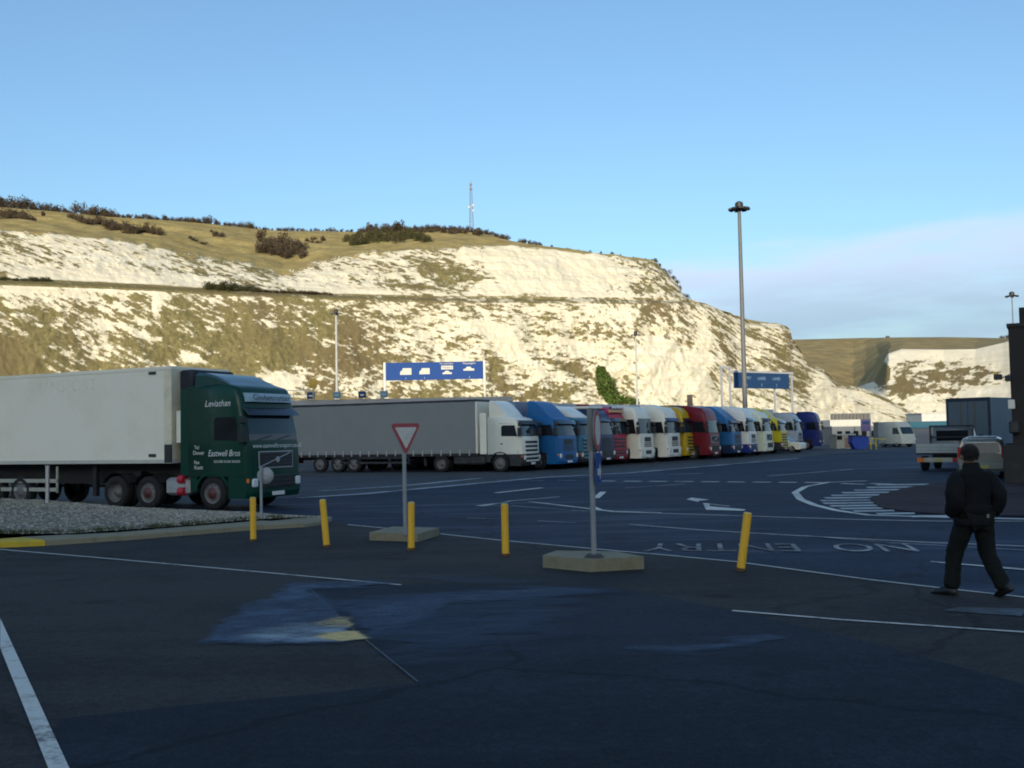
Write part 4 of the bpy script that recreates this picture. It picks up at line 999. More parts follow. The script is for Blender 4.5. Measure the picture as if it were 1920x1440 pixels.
# signpost with two plates seen edge-on
a, b, c_ = gp(1017, 1064.5), gp(1107, 1073), gp(1209, 1067.5)
base = [a, b, c_, c_+Vector((-.35, .75, 0)), a+Vector((.25, .62, 0))]
o2, P2, x2, z2 = post_base(('signpost', 'grey signpost on a concrete slab, its round sign and blue plate seen nearly edge-on'), 'road sign', [proj(p) for p in base], .19, (1114, 1045), (1107, 768))
MB().cyl((0, 0, .19), (0, 0, .24), .16, .10, n=16).build('pole_footing', paint('footing_dark', (.06, .06, .055), .9), o2)
TH2 = R(76)
zc = (at(1107, 767, P2.y).z+at(1107, 847, P2.y).z)/2; rr = (at(1107, 767, P2.y).z-at(1107, 847, P2.y).z)/2
def disc(r, zc, n=28): return [(r*math.cos(2*math.pi*i/n), zc+r*math.sin(2*math.pi*i/n)) for i in range(n)]
sign_mesh('sign_back', disc(rr, zc), M_SREAR, o2, TH2, x2*.9+.02, -.075, -.058)
sign_mesh('sign_border', disc(rr, zc), M_SRED, o2, TH2, x2*.9+.02, -.081, -.0755)
sign_mesh('sign_face', disc(rr*.70, zc), M_SWHITE, o2, TH2, x2*.9+.02, -.086, -.0815)
MB().box(-.035, .035, -.055, .045, zc-rr*.95, zc+rr*1.0).build('sign_channel', M_SREAR, o2, loc=(x2*.9-.02, 0, 0))
zp0, zp1 = at(1113, 906, P2.y).z, at(1113, 849, P2.y).z
sign_mesh('plate', [(-.24, zp0), (.24, zp0), (.24, zp1), (-.24, zp1)], M_SBLUE, o2, TH2, x2*.7+.045, -.062, -.05)
sign_mesh('plate_arrow', [(-.14, zp0+.12), (.06, zp0+.12), (.06, zp0+.05), (.18, zp0+.17), (.06, zp0+.29), (.06, zp0+.22), (-.14, zp0+.22)], M_SWHITE, o2, TH2, x2*.7+.045, -.068, -.0625)
# small round sign seen from behind, and the low steel post, both in the gravel bed
P3 = gp(490, 970, .12); o3 = empty('road_sign', (P3.x, P3.y, 0)); tag(o3, 'small round sign on a short grey post, seen from the back', 'road sign')
zz = at(497, 892, P3.y); MB().cyl((0, 0, 0), (0, 0, at(490, 873, P3.y).z), .035, n=12).build('pole', M_GALV, o3)
MB().lathe([(0, .001), (0, .205), (-.012, .205), (-.012, .001)], 'y', 28, (zz.x-P3.x, -.045+.09, zz.z)).build('sign_disc', paint('disc_back', (.34, .37, .38), .5), o3, rot=(0, 0, 0))
MB().box(-.05, .12, .028, .05, zz.z-.03, zz.z+.03).build('clamp', M_GALV, o3)
P4 = gp(89, 940, .3); o4 = empty('steel_post', (P4.x, P4.y, 0)); tag(o4, 'short pale steel post standing in the gravel in front of the trailer', 'post')
MB().box(-.045, .045, -.04, .04, 0, at(89, 874, P4.y).z).build('post_shaft', M_ALU, o4); MB().box(-.055, .055, -.05, .05, at(89, 874, P4.y).z, at(89, 872, P4.y).z).build('post_cap', M_GALV, o4)

# ---- gravel bed with its kerb
top_e = [(-700, 900), (-300, 915), (0, 932.8), (197, 951), (437, 960), (520, 965.6), (575, 968), (619, 969)]
bot_e = [(-700, 1052), (-300, 1022), (0, 1000), (120, 1000), (219, 994), (330, 986), (470, 974), (560, 968.5)]
kin = [(-700, 1060), (-300, 1030), (0, 1010), (38, 1007.5), (219, 998), (470, 978), (561, 969.5), (610, 967)]
kout = [(-700, 1078), (-300, 1048), (0, 1027.5), (38, 1027), (233, 1014), (470, 994.7), (598, 987.4), (623, 977)]
KH = .13
# cross-sections from kerb inner edge to the far edge, mounded
nn = 120
def samp(pl, z, n=nn):
    P_ = [gp(x, y, z) for x, y in pl]; L = [0]
    for i in range(1, len(P_)): L.append(L[-1]+(P_[i]-P_[i-1]).length)
    s = np.linspace(0, L[-1], n); return np.stack([np.interp(s, L, [p[k] for p in P_]) for k in range(3)], -1)
near_l = samp(bot_e, KH); far_l = samp(top_e, .05)
far_l2 = []
rows_ = []
for f in np.linspace(0, 1, 28):
    q = near_l*(1-f)+far_l*f; q[:, 2] = KH*(1-f)+.04*f
    u = np.linspace(0, 1, nn); taper = np.clip((1-u)*2.2, 0, 1)
    hump = np.sin(f*math.pi*.93)**.8*.26*taper
    q[:, 2] += hump+(fbm(q[:, 0]*1.3, q[:, 1]*1.3, 50, 3)-.5)*.10*np.sin(f*math.pi)
    rows_.append(q)
GB = np.array(rows_)
GB[:, :, 1] *= 1.0
idx = np.arange(28*nn).reshape(28, nn)
me = np_mesh('gravel_bed', GB.reshape(-1, 3), np.stack([idx[:-1, :-1], idx[:-1, 1:], idx[1:, 1:], idx[1:, :-1]], -1).reshape(-1, 4), True)
M_GRAV = paint('gravel_earth', (.16, .16, .14), .95, dirt=.6, dirt_col=(.08, .09, .05), scale=5, bump=.6)
me.materials.append(M_GRAV); tag(link('gravel_bed', me), kind='structure')
# loose stones
def stones(name, n, sampler, smin, smax, mats):
    ico = np.array([(0, 0, 1), (.89, 0, .45), (.28, .85, .45), (-.72, .53, .45), (-.72, -.53, .45), (.28, -.85, .45), (.72, .53, -.45), (-.28, .85, -.45), (-.89, 0, -.45), (-.28, -.85, -.45), (.72, -.53, -.45), (0, 0, -1)])
    fc = np.array([(0, 1, 2), (0, 2, 3), (0, 3, 4), (0, 4, 5), (0, 5, 1), (1, 6, 2), (2, 7, 3), (3, 8, 4), (4, 9, 5), (5, 10, 1), (6, 7, 2), (7, 8, 3), (8, 9, 4), (9, 10, 5), (10, 6, 1), (11, 7, 6), (11, 8, 7), (11, 9, 8), (11, 10, 9), (11, 6, 10)])
    rs = np.random.RandomState(5); C = sampler(n, rs); s = rs.uniform(smin, smax, n)**1.0
    sc = np.stack([s*rs.uniform(.7, 1.4, n), s*rs.uniform(.7, 1.3, n), s*rs.uniform(.45, .9, n)], -1)
    V = ico[None]*sc[:, None]*rs.uniform(.8, 1.2, (n, 12, 1)); a = rs.uniform(0, 6.28, n); ca, sa = np.cos(a)[:, None], np.sin(a)[:, None]
    V = np.stack([V[..., 0]*ca-V[..., 1]*sa, V[..., 0]*sa+V[..., 1]*ca, V[..., 2]], -1)+C[:, None]
    F = (fc[None]+(np.arange(n)*12)[:, None, None]).reshape(-1, 3)
    me = np_mesh(name, V.reshape(-1, 3), F); 
    for mm in mats: me.materials.append(mm)
    me.polygons.foreach_set('material_index', np.repeat(rs.randint(0, len(mats), n), 20).astype(np.int32))
    return tag(link(name, me), kind='stuff')
def samp_gravel(n, rs):
    u = rs.rand(n)**.75*(nn-1.01); f = rs.rand(n)*26.99; i = f.astype(int); j = u.astype(int); a = (f-i)[:, None]; b = (u-j)[:, None]
    return (GB[i, j]*(1-a)*(1-b)+GB[i+1, j]*a*(1-b)+GB[i, j+1]*(1-a)*b+GB[i+1, j+1]*a*b)
gm = [paint('stone_%d' % k, c, .9, dirt=.2) for k, c in enumerate(((.36, .34, .28), (.26, .25, .20), (.46, .44, .36), (.18, .17, .13), (.30, .27, .19)))]
stones('loose_gravel', 34000, samp_gravel, .015, .040, gm)
# weeds along the kerb
def tufts(name, pts, mat, h, n, spread):
    m_ = MB()
    for p in pts:
        for k in range(n):
            a = random.uniform(0, 6.28); r = random.uniform(0, spread); x, y = p[0]+r*math.cos(a), p[1]+r*math.sin(a)*.5; hh = h*random.uniform(.4, 1); w = .008
            lx, ly = random.uniform(-.5, .5)*hh, random.uniform(-.5, .5)*hh
            m_.add([(x-w, y, p[2]-.01), (x+w, y, p[2]-.01), (x+lx, y+ly, p[2]+hh)], [(0, 1, 2)])
    return tag(m_.build(name, mat), kind='stuff')
wp = [Vector(near_l[int(nn*random.uniform(.42, .97))])+Vector((0, random.uniform(0, .25), 0)) for _ in range(60)]
tufts('weeds', wp, paint('weed_green', (.05, .06, .02), .9), .12, 22, .22)
# kerb stones one by one
ki, ko = samp(kin, KH, 200), samp(kout, 0, 200)
kerb = empty('kerb', tuple(ko[100])); tag(kerb, 'concrete kerb edging the gravel bed, its outer stretch painted yellow', 'kerb')
L = [0]
for i in range(1, 200): L.append(L[-1]+np.linalg.norm(ko[i]-ko[i-1]))
tot = L[-1]; nk = int(tot/.92)
kx0 = gp(38, 1027).x
for k in range(nk):
    s0, s1 = tot*k/nk+.008, tot*(k+1)/nk-.008
    e = []
    for s in (s0, s1):
        po = np.array([np.interp(s, L, ko[:, c]) for c in range(3)]); u = s/tot
        pi_ = np.array([np.interp(u, np.linspace(0, 1, 200), ki[:, c]) for c in range(3)]); e.append((po, pi_))
    (o0, i0), (o1_, i1) = e; org = np.array(kerb.location)
    hgt = KH*(1 if k < nk-2 else .8)+random.uniform(-.006, .006)
    din = lambda o_, i_: o_+(i_-o_)*.10
    rings = []
    A, B, Cc, D_ = o0, o1_, i1, i0
    ring0 = [(*A[:2], 0), (*B[:2], 0), (*Cc[:2], 0), (*D_[:2], 0)]
    A2, B2 = din(o0, i0), din(o1_, i1)
    ring1 = [(*A[:2], hgt-.03), (*B[:2], hgt-.03), (*Cc[:2], hgt-.0), (*D_[:2], hgt-.0)]
    ring2 = [(*A2[:2], hgt), (*B2[:2], hgt), (*Cc[:2], hgt+.002), (*D_[:2], hgt+.002)]
    m_ = MB(); m_.loft([[tuple(np.array(p)-org) for p in r] for r in (ring0, ring1, ring2)])
    yel = (o0[0]+o1_[0])/2 < kx0
    m_.build('kerb_stone', paint('kerb_yellow', (.55, .40, .03), .8, dirt=.5, dirt_col=(.25, .22, .06)) if yel else M_CONC, kerb)

# ---- island on the other side
ip = G(isl); flat('traffic_island', ip, .024, M_ISLAND)

# ================================================================ GANTRIES, MASTS
def lorry_icon(par, x, z, s, mat, y=-.10):
    MB().prism([(x-.5*s, z-.28*s), (x+.5*s, z-.28*s), (x+.5*s, z+.30*s), (x-.28*s, z+.30*s), (x-.28*s, z+.12*s), (x-.40*s, z+.10*s), (x-.5*s, z-.08*s)], y, y+.02).build('lorry_symbol', mat, par)
def car_icon(par, x, z, s, mat, y=-.10):
    MB().prism([(x-.55*s, z-.15*s), (x+.55*s, z-.15*s), (x+.55*s, z+.05*s), (x+.3*s, z+.08*s), (x+.15*s, z+.25*s), (x-.2*s, z+.25*s), (x-.35*s, z+.06*s), (x-.55*s, z+.03*s)], y, y+.02).build('car_symbol', mat, par)
D = 104.0
pL, pR = at(721, 680, D), at(908, 678, D); gl = pR.x-pL.x
ga = empty('sign_gantry', ((pL.x+pR.x)/2, D, 0)); tag(ga, 'wide blue overhead lane sign with white lorry and car symbols on white posts', 'gantry')
zt, zb = at(815, 678, D).z, at(815, 712, D).z; w = gl/2
for sx in (-1, 1): MB().cyl((sx*w, 0, 0), (sx*w, 0, zt), .13, n=10).build('post', M_WHT, ga)
MB().box(-w+.13, w-.13, -.07, .03, zb, zt-.05).build('sign_board', M_SBLUE, ga)
MB().box(-w+.1, w-.1, .04, .12, zt-.25, zt-.1).build('beam', M_WHT, ga)
hb = zt-zb; zc = (zt+zb)/2
lorry_icon(ga, -w+2.15, zc-.05, 1.15, M_SWHITE); lorry_icon(ga, -w+4.05, zc-.05, 1.05, M_SWHITE)
MB().box(-w+5.75, -w+6.95, -.10, -.08, zc+.10, zc+.48).build('sign_panel', M_SWHITE, ga)
text_mesh('lettering', 'TOURIST', .26, M_SBLUE, ga, (-w+6.35, -.104, zc+.28), (R(90), 0, 0))
text_mesh('lettering', 'Foot passengers', .26, M_SWHITE, ga, (-w+6.3, -.09, zt-.22), (R(90), 0, 0), xs=.8)
text_mesh('lettering', 'Passengers', .30, M_SWHITE, ga, (-w+8.6, -.09, zt-.24), (R(90), 0, 0))
car_icon(ga, -w+6.35, zc-.25, .85, M_SWHITE); car_icon(ga, -w+8.55, zc+.08, 1.0, M_SWHITE)
for xx in (2.15, 4.05, 8.6): text_mesh('lettering', '1', .30, M_SWHITE, ga, (-w+xx, -.09, zb+.18), (R(90), 0, 0))

D = 112.0
pL, pR = at(1352, 692, D), at(1484, 700, D+7)
gb = empty('sign_gantry', (pL.x, pL.y, 0), math.atan2(7, pR.x-pL.x)); w = (pR-pL).length
tag(gb, 'pale portal gantry with a smaller dull blue three-column sign near the floodlight mast', 'gantry')
zt = at(1365, 691, D).z; tz = 0
M_PGREY = paint('portal_grey', (.42, .43, .46), .5)
for x in (0, 1.35, w*.74, w): MB().box(x-.09, x+.09, -.09, .09, 0, zt if x in (0, 1.35) else zt-.15).build('post', M_PGREY, gb)
MB().box(-.14, 1.49, -.16, .16, zt, zt+.28).build('cross_beam', M_PGREY, gb); MB().box(1.35, w+.14, -.16, .16, zt-.42, zt-.15).build('cross_beam', M_PGREY, gb)
s0, s1 = 1.75, w-.75; zt2 = at(1380, 697, D).z; zb2 = at(1383, 727, D).z
MB().box(s0, s1, -.24, -.17, zb2, zt2).build('sign_board', M_SBLUE2, gb)
M_PB = paint('sign_pale_blue', (.25, .38, .55), .5)
for k, s in enumerate(('ENTRY', 'LANES', 'LANES')):
    text_mesh('lettering', s, .50, M_PB, gb, (s0+(s1-s0)*(.22+.27*k), -.25, zt2-.62), (R(90), 0, 0), xs=.95)
    text_mesh('lettering', 'A52'[k], .46, M_PB, gb, (s0+(s1-s0)*(.22+.27*k), -.25, zb2+.38), (R(90), 0, 0))

def high_mast(pxb, pyt, pxt, D, label, group, cat='floodlight mast', r0=.26, r1=.13, heads=8, mat=None, hr=1.0):
    b = at(pxb, 760, D); t = at(pxt, pyt, D); H = t.z
    o = empty('floodlight_mast', (b.x, D, 0)); tag(o, label, cat, group)
    mat = mat or paint('mast_grey', (.15, .16, .17), .6, metal=.2)
    MB().cyl((0, 0, 0), (0, 0, H-.4), r0, r1, n=12).build('pole', mat, o)
    MB().cyl((0, 0, 0), (0, 0, .12), r0*2.2, n=12).build('base_plate', mat, o)
    MB().cyl((0, 0, H-.7), (0, 0, H-.05), .42*hr, .42*hr, n=14).cyl((0, 0, H-.05), (0, 0, H+.12), .42*hr, .2*hr, n=14).build('head_frame', M_PLAST, o)
    lam = MB(); lam.box(.55*hr, 1.15*hr, -.26*hr, .26*hr, -.16, .05, .04); lam.box(.2*hr, .6*hr, -.04, .04, -.06, .02)
    lme = lam.mesh('floodlight', M_PLAST)
    for i in range(heads):
        l = link('floodlight', lme, o, (0, 0, H-.42), (0, R(12), 2*math.pi*i/heads))
    return o
FG = 'floodlight masts'
high_mast(1397, 380, 1388, 106, 'tall floodlight mast with a round head of dark lamps above the parked row', FG, r0=.27, r1=.17)
high_mast(1906, 548, 1903, 175, 'thin distant floodlight mast above the dark building', FG, r0=.14, r1=.08, heads=6)
high_mast(632, 581, 626, 160, 'pale floodlight mast standing before the scrubby cliff beyond the grey trailer', FG, r0=.24, r1=.14, heads=4, mat=paint('mast_pale', (.48, .50, .50), .6), hr=.8)
high_mast(1195, 622, 1191, 190, 'pale slender mast in front of the bright chalk above the green ivy', FG, r0=.22, r1=.13, heads=4, mat=paint('mast_pale', (.48, .50, .50), .6), hr=.8)

# yellow round sign
p = at(587, 719, 92); ys = empty('warning_sign', (p.x, 92, 0)); tag(ys, 'yellow square warning sign on a post beyond the green cab', 'sign')
MB().box(-.05, .05, 0, .1, 0, p.z).build('pole', M_GALV, ys)
MB().prism([(-.26, p.z-.42), (.26, p.z-.42), (.38, p.z-.25), (.38, p.z+.25), (.26, p.z+.42), (-.26, p.z+.42), (-.38, p.z+.25), (-.38, p.z-.25)], -.05, -.02).build('sign_board', paint('sign_yellow', (.42, .27, .02), .5), ys)

# check-in canopy behind the grey trailer, lane signs on its roof
D = 96.0
zr = at(700, 748, D).z; xa, xb = at(300, 750, D).x, at(962, 750, D).x
cn = empty('check_in_canopy', ((xa+xb)/2, D, 0)); hwid = (xb-xa)/2; tag(cn, 'long low pale canopy roof behind the grey trailer', 'canopy')
MB().box(-hwid, hwid, 0, 6, zr-.45, zr).build('roof', paint('canopy_grey', (.38, .38, .37), .6), cn)
cme = MB().box(-.12, .12, 1, 1.24, 0, zr-.45).mesh('column', M_PGREY)
for i in range(9): link('column', cme, cn, (-hwid+1+(2*hwid-2)*i/8, 0, 0))
MB().box(-hwid, -hwid+14, .05, .1, zr+.9, zr+.98).box(-hwid, -hwid+14, .05, .1, zr+.5, zr+.55).build('rail', M_PGREY, cn)
pme = MB().box(-.03, .03, .05, .1, zr, zr+.94).mesh('rail_post', M_PGREY)
for i in range(12): link('rail_post', pme, cn, (-hwid+14*i/11.2, 0, 0))
tealm = paint('sign_teal', (.10, .22, .32), .5)
for i, px_ in enumerate((583, 632, 679, 720)):
    q = at(px_, 742, D-.5); s_ = empty('lane_sign', (q.x, D-.5, zr if i < 4 else 0)); dz = 0 if i < 4 else zr
    if i == 4: continue_ = True
    MB().box(-.35, .35, -.05, .05, .10+dz, .72+dz).build('sign_box', (M_SBLUE2, tealm, M_SBLUE2, tealm, tealm)[i], s_)
    MB().box(-.18, .18, -.065, -.052, .30+dz, .44+dz).build('sign_face', M_SWHITE if i in (0, 2) else paint('pale_green', (.25, .42, .45), .5), s_)
    MB().box(-.04, .04, -.03, .03, 0, .10+dz).build('sign_leg', M_GALV, s_)
    tag(s_, ['small blue lane sign on the canopy roof, nearest the green cab', 'small teal lane sign on the canopy at the foot of the pale mast', 'small blue lane sign on the canopy between mast and gantry', 'small teal lane sign at the foot of the gantry post', 'small teal lane sign above the blue lorry'][i], 'sign', 'lane signs on the canopy')
# brown signboard
q = at(1293, 740, 105); s_ = empty('signboard', (q.x, 105, 0)); tag(s_, 'small dark brown signboard on a post above the yellow lorry', 'sign')
MB().box(-.05, .05, 0, .1, 0, q.z).build('pole', M_GALV, s_); MB().box(-.28, .28, -.06, 0, q.z-1.2, q.z).build('sign_board', paint('board_brown', (.10, .07, .06), .6), s_)

# radio mast on the hill
pb_ = hill_at(885, .93); H = (at(884, 338, pb_.y).z-pb_.z)
rm = empty('radio_mast', tuple(pb_)); tag(rm, 'slim lattice radio mast on the crest of the hill', 'mast')
MG = paint('mast_steel', (.16, .17, .20), .6)
wb_, wt_ = .85, .35
for sx in (-1, 1):
    for sy in (-1, 1): MB().cyl((sx*wb_, sy*wb_, -1), (sx*wt_, sy*wt_, H*.93), .13, .08, n=5).build('leg', MG, rm)
br = MB(); nseg = 14
for k in range(nseg):
    z0_, z1_ = H*.93*k/nseg, H*.93*(k+1)/nseg; w0 = wb_+(wt_-wb_)*k/nseg; w1 = wb_+(wt_-wb_)*(k+1)/nseg
    for sy in (-1, 1):
        br.cyl((-w0, sy*w0, z0_), (w1, sy*w1, z1_), .05, n=4); br.cyl((-w0, sy*w0, z0_), (w0, sy*w0, z0_), .05, n=4)
        br.cyl((sy*w0, w0, z0_), (sy*w1, -w1, z1_), .05, n=4)
tag(br.build('lattice', MG, rm), kind='stuff')
MB().cyl((0, 0, H*.9), (0, 0, H), .09, n=5).build('antenna', MG, rm)
for dz, dx in ((.47, -.9), (.50, .85), (.40, .8)):
    MB().cyl((dx, -.9, H*dz), (dx, -1.3, H*dz), .55, n=12).build('dish', paint('dish_grey', (.35, .36, .38), .5), rm)
MB().box(-.6, .6, -.6, .6, H*.82, H*.85).build('platform', MG, rm); MB().box(-.5, .5, -.5, .5, H*.91, H*.94).build('platform', MG, rm)
for xx, yy in ((2.2, 0),):
    MB().box(xx, xx+1.6, -1, 1, -1, 1.6).build('equipment_cabin', paint('cabin_dark', (.05, .04, .04), .8), rm)

# ================================================================ SHRUBS ON THE HILL
def shrub_mesh(seed, w, h, n, mats, leaf=.32, flat_=1.0):
    rs = np.random.RandomState(seed); lobes = [(rs.uniform(-.6, .6)*w, rs.uniform(-.4, .4)*w*.6, rs.uniform(.25, .75)*h, rs.uniform(.35, .6)) for _ in range(7)]
    V, F, MI = [], [], []
    for i in range(n):
        lx, ly, lz, lr = lobes[rs.randint(7)]; d = rs.normal(size=3); d /= np.linalg.norm(d); rr_ = rs.rand()**.4
        c = np.array([lx+d[0]*lr*w*rr_*.8, ly+d[1]*lr*w*rr_*.6, max(.02, lz+d[2]*lr*h*rr_*.9)])
        a = rs.normal(size=3); a /= np.linalg.norm(a); b = np.cross(a, rs.normal(size=3)); b /= np.linalg.norm(b); s = leaf*rs.uniform(.5, 1.3)
        k = len(V); V += [c-a*s-b*s*.35, c+a*s-b*s*.2, c+a*s*.3+b*s*.6]; F.append((k, k+1, k+2)); MI.append(rs.randint(len(mats)))
    # stems
    for i in range(12):
        x, y = rs.uniform(-.5, .5)*w, rs.uniform(-.2, .2)*w; tx, ty_, tz_ = x*1.3, y*1.3, h*rs.uniform(.5, 1.0); k = len(V)
        V += [np.array([x*.5-.07, y*.5, -.6]), np.array([x*.5+.07, y*.5, -.6]), np.array([tx, ty_, tz_])]; F.append((k, k+1, k+2)); MI.append(0)
    me = np_mesh('shrub', np.array(V), np.array(F))
    for mm in mats: me.materials.append(mm)
    me.polygons.foreach_set('material_index', np.array(MI, dtype=np.int32)); return me
mk = lambda n_, c: paint(n_, c, .95, dirt=.3, scale=.5, spec=.1)
BR = [mk('twig_brown', (.078, .064, .052)), mk('twig_dark', (.050, .041, .032)), mk('leaf_rust', (.10, .072, .042))]
OL = [mk('leaf_olive', (.075, .080, .022)), mk('leaf_dark', (.042, .050, .018)), mk('twig_brown', (.078, .064, .052))]
GN = [mk('leaf_green', (.075, .135, .025)), mk('leaf_green2', (.11, .18, .038)), mk('leaf_dark', (.042, .050, .018))]
PB = [shrub_mesh(s, 2.4, 2.4, 560, BR, .2) for s in (1, 2, 3)]; PO = [shrub_mesh(s, 2.5, 2.5, 620, OL, .2) for s in (4, 5)]
def shrub(px, f, sc, kind, lab, grp, on='hill', zs=1.0):
    p = hill_at(px, f) if on == 'hill' else face_at(px, f)
    ms = {'b': PB, 'o': PO}[kind]; o = link('shrub', random.choice(ms)); o.location = p-Vector((0, 0, .25*sc)); s = .80*sc*random.uniform(.75, 1.2)
    o.scale = (s*random.uniform(.9, 1.3), s, s*zs*random.uniform(.8, 1.2)); o.rotation_euler = (0, 0, random.uniform(0, 6.28))
    tag(o, lab, 'shrub', grp)
def band(x0, x1, n, f0, f1, sc, kind, lab, grp, zs=1.0, on='hill', jit=0.0):
    for i in range(n):
        u = (i+random.uniform(-.3, .3))/max(1, n-1); shrub(x0+(x1-x0)*u, (f0+(f1-f0)*u)+random.uniform(-jit, jit), sc*random.uniform(.75, 1.25), kind, lab, grp, on, zs)
band(-260, 60, 22, 1, 1, 2.1, 'b', 'tall bare brown shrub on the crest at the high end of the hill', 'tall bare shrubs on the crest', 1.1)
band(45, 125, 8, 1, 1, 1.6, 'b', 'bare brown shrub on the crest between the two taller clumps', 'crest shrubs between the clumps')
band(150, 215, 9, 1, 1, 1.8, 'b', 'dark bare shrub in the second clump along the crest', 'second clump of crest shrubs', 1.1)
band(215, 370, 20, 1, 1, 1.15, 'b', 'low dark bush in the long crest hedge', 'long crest hedge bushes', .9)
band(360, 480, 15, 1, 1, 1.2, 'b', 'low bush of the crest hedge where it drops to the saddle', 'hedge bushes before the saddle', 1.0)
shrub(390, 1, 1.9, 'b', 'lone bare treelike shrub sticking up above the crest hedge', None)
shrub(470, 1, 1.7, 'o', 'olive green bush ending the crest hedge', None)
band(500, 660, 18, 1, 1, .85, 'b', 'tiny dark bush along the crest above the saddle', 'tiny crest bushes above the saddle', .9)
band(5, 60, 14, .62, .42, 1.7, 'b', 'dark bush of the clump on the grass under the highest crest', 'bushes on the upper grass', 1.0, jit=.08)
band(132, 215, 20, .60, .48, 1.5, 'b', 'brown bush in the long thicket across the grass, its upper half', 'upper thicket bushes', 1.0, jit=.08)
band(215, 300, 18, .48, .34, 1.4, 'b', 'brown bush in the long thicket across the grass, its lower half', 'lower thicket bushes', 1.0, jit=.07)
shrub(80, .6, 1.3, 'b', 'single bush standing apart on the upper grass', None)
band(395, 412, 3, .62, .58, 1.2, 'b', 'dark round bush alone on the slope below the hedge', 'dark bushes on the open slope', jit=.05)
band(355, 380, 4, .40, .34, .9, 'b', 'small brown bush low on the slope above the chalk', 'small brown slope bushes', .8)
band(490, 568, 30, .48, .38, 1.9, 'b', 'grey brown bush of the dense clump above the notch in the chalk', 'dense clump above the notch', 1.2, jit=.16)
band(575, 605, 5, .7, .6, 1.1, 'b', 'small bush right of the dense clump', 'small bushes beyond the clump', jit=.1)
band(650, 700, 12, .6, .6, 1.5, 'o', 'olive bush low on the slope below the crest thicket', 'olive slope bushes', 1.1, jit=.2)
band(700, 800, 26, .6, .45, 1.5, 'o', 'mixed green bush in the broad thicket under the radio mast ridge', 'broad thicket bushes', 1.1, jit=.25)
band(680, 760, 16, .98, 1, 2.0, 'b', 'tall rusty shrub crowning the thicket on the crest', 'rusty crest shrubs', 1.15, jit=.05)
band(760, 950, 36, 1, 1, 1.25, 'b', 'purple brown scrub bush along the ridge by the radio mast', 'ridge scrub by the mast', 1.0)
band(770, 900, 26, .9, .85, 1.2, 'b', 'russet scrub bush just under the ridge', 'scrub under the ridge', .9, jit=.06)
band(978, 1012, 6, 1, 1, .95, 'b', 'small dark bush on the bare edge beyond the ridge', 'small bushes on the bare edge')
band(1040, 1230, 10, 1, 1, .45, 'o', 'tiny bush dotted along the cliff brow', 'tiny brow bushes')
band(1228, 1284, 8, 1, 1, .8, 'o', 'rough bush clinging to the steep end of the upper cliff', 'bushes on the steep end')
band(388, 470, 16, 2.0, 2.0, 1.15, 'o', 'olive bush on the narrow ledge halfway up the cliff', 'olive ledge bushes', .9, on='face', jit=.02)
band(470, 610, 24, 2.0, 2.0, .9, 'b', 'brown bush on the narrow ledge halfway up the cliff', 'brown ledge bushes', .6, on='face', jit=.02)
band(0, 90, 12, 2.0, 2.0, .8, 'o', 'dull bush on the ledge near its high end', 'dull ledge bushes', .7, on='face', jit=.02)
# green ivy mound on the chalk
iv = MB(); rs = np.random.RandomState(9); V, F, MI = [], [], []
outl = [(1119, 1131, 689), (1117, 1137, 703), (1118, 1150, 719), (1120, 1154, 733), (1128, 1160, 742), (1134, 1188, 750), (1140, 1196, 757)]
_pc = {}
for i in range(2600):
    t_ = rs.rand()*(len(outl)-1.001); k = int(t_); f = t_-k
    xa_, xb_, y_ = [outl[k][q]*(1-f)+outl[k+1][q]*f for q in range(3)]
    px_ = xa_+(xb_-xa_)*rs.rand(); jc = int(np.argmin(np.abs(cols-px_)))
    if jc not in _pc: _pc[jc] = [proj(PM[r_, jc])[1] for r_ in range(0, 176)]
    q_ = PM[int(np.argmin(np.abs(np.array(_pc[jc])-y_))), jc]; c = np.array(q_)+np.array([rs.normal()*.3, -rs.rand()*1.6, rs.normal()*.3]); a_ = rs.normal(size=3); a_ /= np.linalg.norm(a_); b_ = np.cross(a_, rs.normal(size=3)); b_ /= np.linalg.norm(b_); s = rs.uniform(.25, .6)
    kk = len(V); V += [c-a_*s, c+a_*s, c+b_*s*1.2]; F.append((kk, kk+1, kk+2)); MI.append(rs.randint(3))
me = np_mesh('ivy', np.array(V), np.array(F))
for mm in GN: me.materials.append(mm)
me.polygons.foreach_set('material_index', np.array(MI, dtype=np.int32))
tag(link('ivy', me), 'bright green ivy climbing the foot of the white chalk', 'ivy')
q = PM2[int(np.argmin(np.abs(TM2-3))), int(np.argmin(np.abs(cols2-1664)))]
for px_, s_c in ((1664, 1.2), (1880, 1.3), (1892, 1.8)):
    j = int(np.argmin(np.abs(cols2-px_))); q = PM2[int(np.argmin(np.abs(TM2-3))), j]
    o = link('shrub', PB[0], loc=tuple(q)); o.scale = (s_c*1.4, s_c, s_c); tag(o, {1664: 'tiny lone bush on the skyline of the far headland', 1880: 'low bush at the cliff edge of the far headland', 1892: 'larger bush on the far skyline next to the dark building'}[px_], 'shrub')
